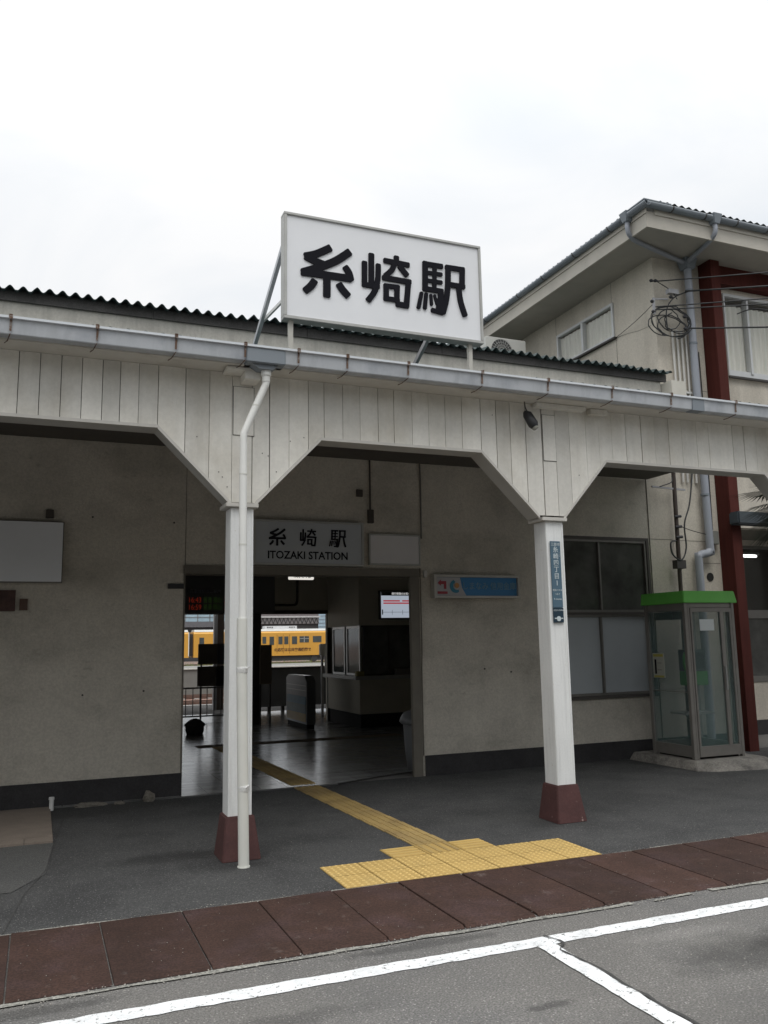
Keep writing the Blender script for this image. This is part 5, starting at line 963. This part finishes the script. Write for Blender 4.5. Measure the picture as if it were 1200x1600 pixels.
for x in (46.9, 48.4):
    MB().box(x, x+.25, 129.9, 129.99, 5.6, 9).build('slot_window', tk, b4)
MB().box(51.4, 53.2, 131, 138, -.9, 12).build('cream_wing', mat('cream_wing', (.36, .34, .25), .8), b4)
def tree(x, y, z, h, rw, label, seed):
    rr = random.Random(seed); t = thing('tree', (x, y, z), label, 'tree', 'trees beyond the railway')
    MB().tube([(x, y, z), (x+.1, y, z+h*.4), (x, y, z+h*.7)], [.25, .2, .1], 8).build('trunk', mat('bark', (.07, .055, .04), .9), t)
    m = MB()
    for i in range(2600):
        a_ = rr.uniform(0, 6.28); ph_ = rr.uniform(-1, 1); r_ = rw*(rr.random()**.35)*(1+.25*math.sin(3*a_+seed)+.15*math.sin(5*ph_*2+seed))
        c = Vector((x+r_*math.cos(a_)*math.sqrt(1-ph_*ph_), y+r_*math.sin(a_)*math.sqrt(1-ph_*ph_), z+h*.62+r_*ph_*h*.42/rw)); s_ = rr.uniform(.10, .22)
        u_ = Vector((rr.uniform(-1, 1), rr.uniform(-1, 1), rr.uniform(-1, 1))).normalized()*s_; w_ = u_.orthogonal().normalized()*s_*.6
        m.poly([c-u_, c+w_, c+u_, c-w_], [(0, 1, 2, 3)])
    m.build('crown', mat('green_leaves', (.055, .10, .035), .8, var=.4, vs=1.5), t)
tree(44.2, 122, -.9, 8.0, 2.2, 'bushy green tree between the grey warehouse and the white block', 3); tree(41.8, 121, -.9, 5.6, 1.8, 'lower green tree just above the train roof unit', 5)
for x, y, lb in ((9.62, 40, 'grey steel mast in front of the train, left of the ticket gate'), (20.9, 60, 'grey steel mast near the right end of the hall view')):
    single(MB().tube([(x, y, -.9), (x, y, 9)], .10, 10), 'railway_mast', metal, (x, y, -.9), lb, 'mast', 'railway masts')
# white low relay post seen over the notice board
# ================================================================ palm at the right edge, and trees behind the viewer's side of the street
def palm():
    t = thing('palm', (9.03, 7.7, 0), 'dark-fronded palm tree just outside the right edge, frond tips reaching in', 'palm')
    MB().tube([(9.03, 7.7, 0), (8.99, 7.7, 1.5), (9.03, 7.7, 3.2)], [.16, .12, .12], 12).build('trunk', mat('palm_bark', (.09, .07, .05), .95, var=.3, vs=12, bump=.8, bs=30), t)
    rr = random.Random(6)
    for k in range(46):
        a_ = k*2.399; el = 1.25-1.75*(k/46)+rr.uniform(-.1, .1); Lh = rr.uniform(.42, .55); c = Vector((9.03, 7.7, 3.25+.12*(1-k/46))); m = MB()
        spine = [c+Vector((math.cos(a_)*math.cos(el)*Lh*s_, math.sin(a_)*math.cos(el)*Lh*s_, Lh*(math.sin(el)*s_-.18*s_*s_))) for s_ in [j/6 for j in range(7)]]
        m.tube(spine, [.012-.001*j for j in range(7)], 5)
        d = (spine[-1]-spine[-2]).normalized(); sd2 = d.cross(Vector((0, 0, 1))).normalized(); u_ = sd2.cross(d)
        for j in range(25):   # fan of stiff narrow blades
            b_ = (j-12)/12*1.9; dr_ = (d*math.cos(b_)+sd2*math.sin(b_)); p = spine[-1]; Lb = .50*(1-.12*abs(b_))*rr.uniform(.92, 1.05); wv = u_*.004+sd2.cross(u_)*.0
            q_ = (-d*math.sin(b_)+sd2*math.cos(b_))*.013; mid = p+dr_*Lb*.55; tip = p+dr_*Lb-Vector((0, 0, .05))
            m.poly([p, mid-q_, tip, mid+q_], [(0, 1, 2, 3)])
        m.build('frond', mat('dark_palm_leaf', (.02, .035, .015), .6), t)
palm()

# ================================================================ the other side of the forecourt (behind the viewer; seen in the window reflections)
def house(x0, x1, y0, y1, h, c, label):
    b = thing('shop_house', ((x0+x1)/2, y1, 0), label, 'house', 'houses across the forecourt')
    MB().box(x0, x1, y0, y1, 0, h).build('wall', mat('render_%d' % int(c*1000), (c, c*.93, c*.84), .9, var=.1), b)
    MB().prism([(y0-.5, h+.001), (y1+.5, h+.001), ((y0+y1)/2, h+2.6)], 'x', x0-.4, x1+.4).build('roof', mat('dark_tile_roof', (.06, .06, .065), .7, var=.2), b)
    for z in (1.0, 3.9):
        for k in range(int((x1-x0)/2.4)):
            xa = x0+.7+k*2.4; f = MB().box(xa, xa+1.5, y1, y1+.05, z, z+1.3).build('window', alum, b); MB().box(xa+.06, xa+1.44, y1+.051, y1+.056, z+.06, z+1.24).build('pane', dglass, f)
house(-34, -20, -24, -15, 7.5, .30, 'beige two-storey house across the forecourt, farthest left')
house(-18, -6, -23, -14, 8.0, .22, 'grey two-storey shop house across the forecourt, second from the left')
house(-4.5, 7, -24, -15, 7.2, .26, 'two-storey house straight behind the viewer across the forecourt')
house(8.5, 22, -23, -14.5, 8.4, .28, 'tall pale house across the forecourt, right of the viewer')
house(24, 40, -24, -15, 7.5, .24, 'long house across the forecourt, farthest right')
for i, (x, y, h_, r_) in enumerate(((-14, -10.5, 9, 3.2), (-6.5, -11, 8, 3.0), (1.5, -11, 9.5, 3.4), (9.5, -10.5, 8.5, 3.2), (17, -11, 9.5, 3.5), (25, -10, 9, 3.3))):
    rr = random.Random(60+i); t = thing('street_tree', (x, y, 0), ('first', 'second', 'third', 'fourth', 'fifth', 'sixth')[i]+' broad tree from the left across the forecourt', 'tree', 'trees across the forecourt')
    MB().tube([(x, y, 0), (x+.1, y, h_*.35), (x, y, h_*.7)], [.22, .17, .08], 8).build('trunk', MATS['bark'], t); m = MB()
    for k in range(1500):
        d = Vector((rr.gauss(0, 1), rr.gauss(0, 1), rr.gauss(0, 1))).normalized()*(rr.random()**.4)
        d *= 1+.2*math.sin(4*d.x+i)+.2*math.sin(5*d.z+2*i); c = Vector((x+d.x*r_, y+d.y*r_, h_*.62+d.z*h_*.40)); u_ = Vector((rr.uniform(-1, 1), rr.uniform(-1, 1), rr.uniform(-1, 1))).normalized()*rr.uniform(.18, .34); w_ = u_.orthogonal().normalized()*u_.length*.6
        m.poly([c-u_, c+w_, c+u_, c-w_], [(0, 1, 2, 3)])
    m.build('crown', MATS['green_leaves'], t)
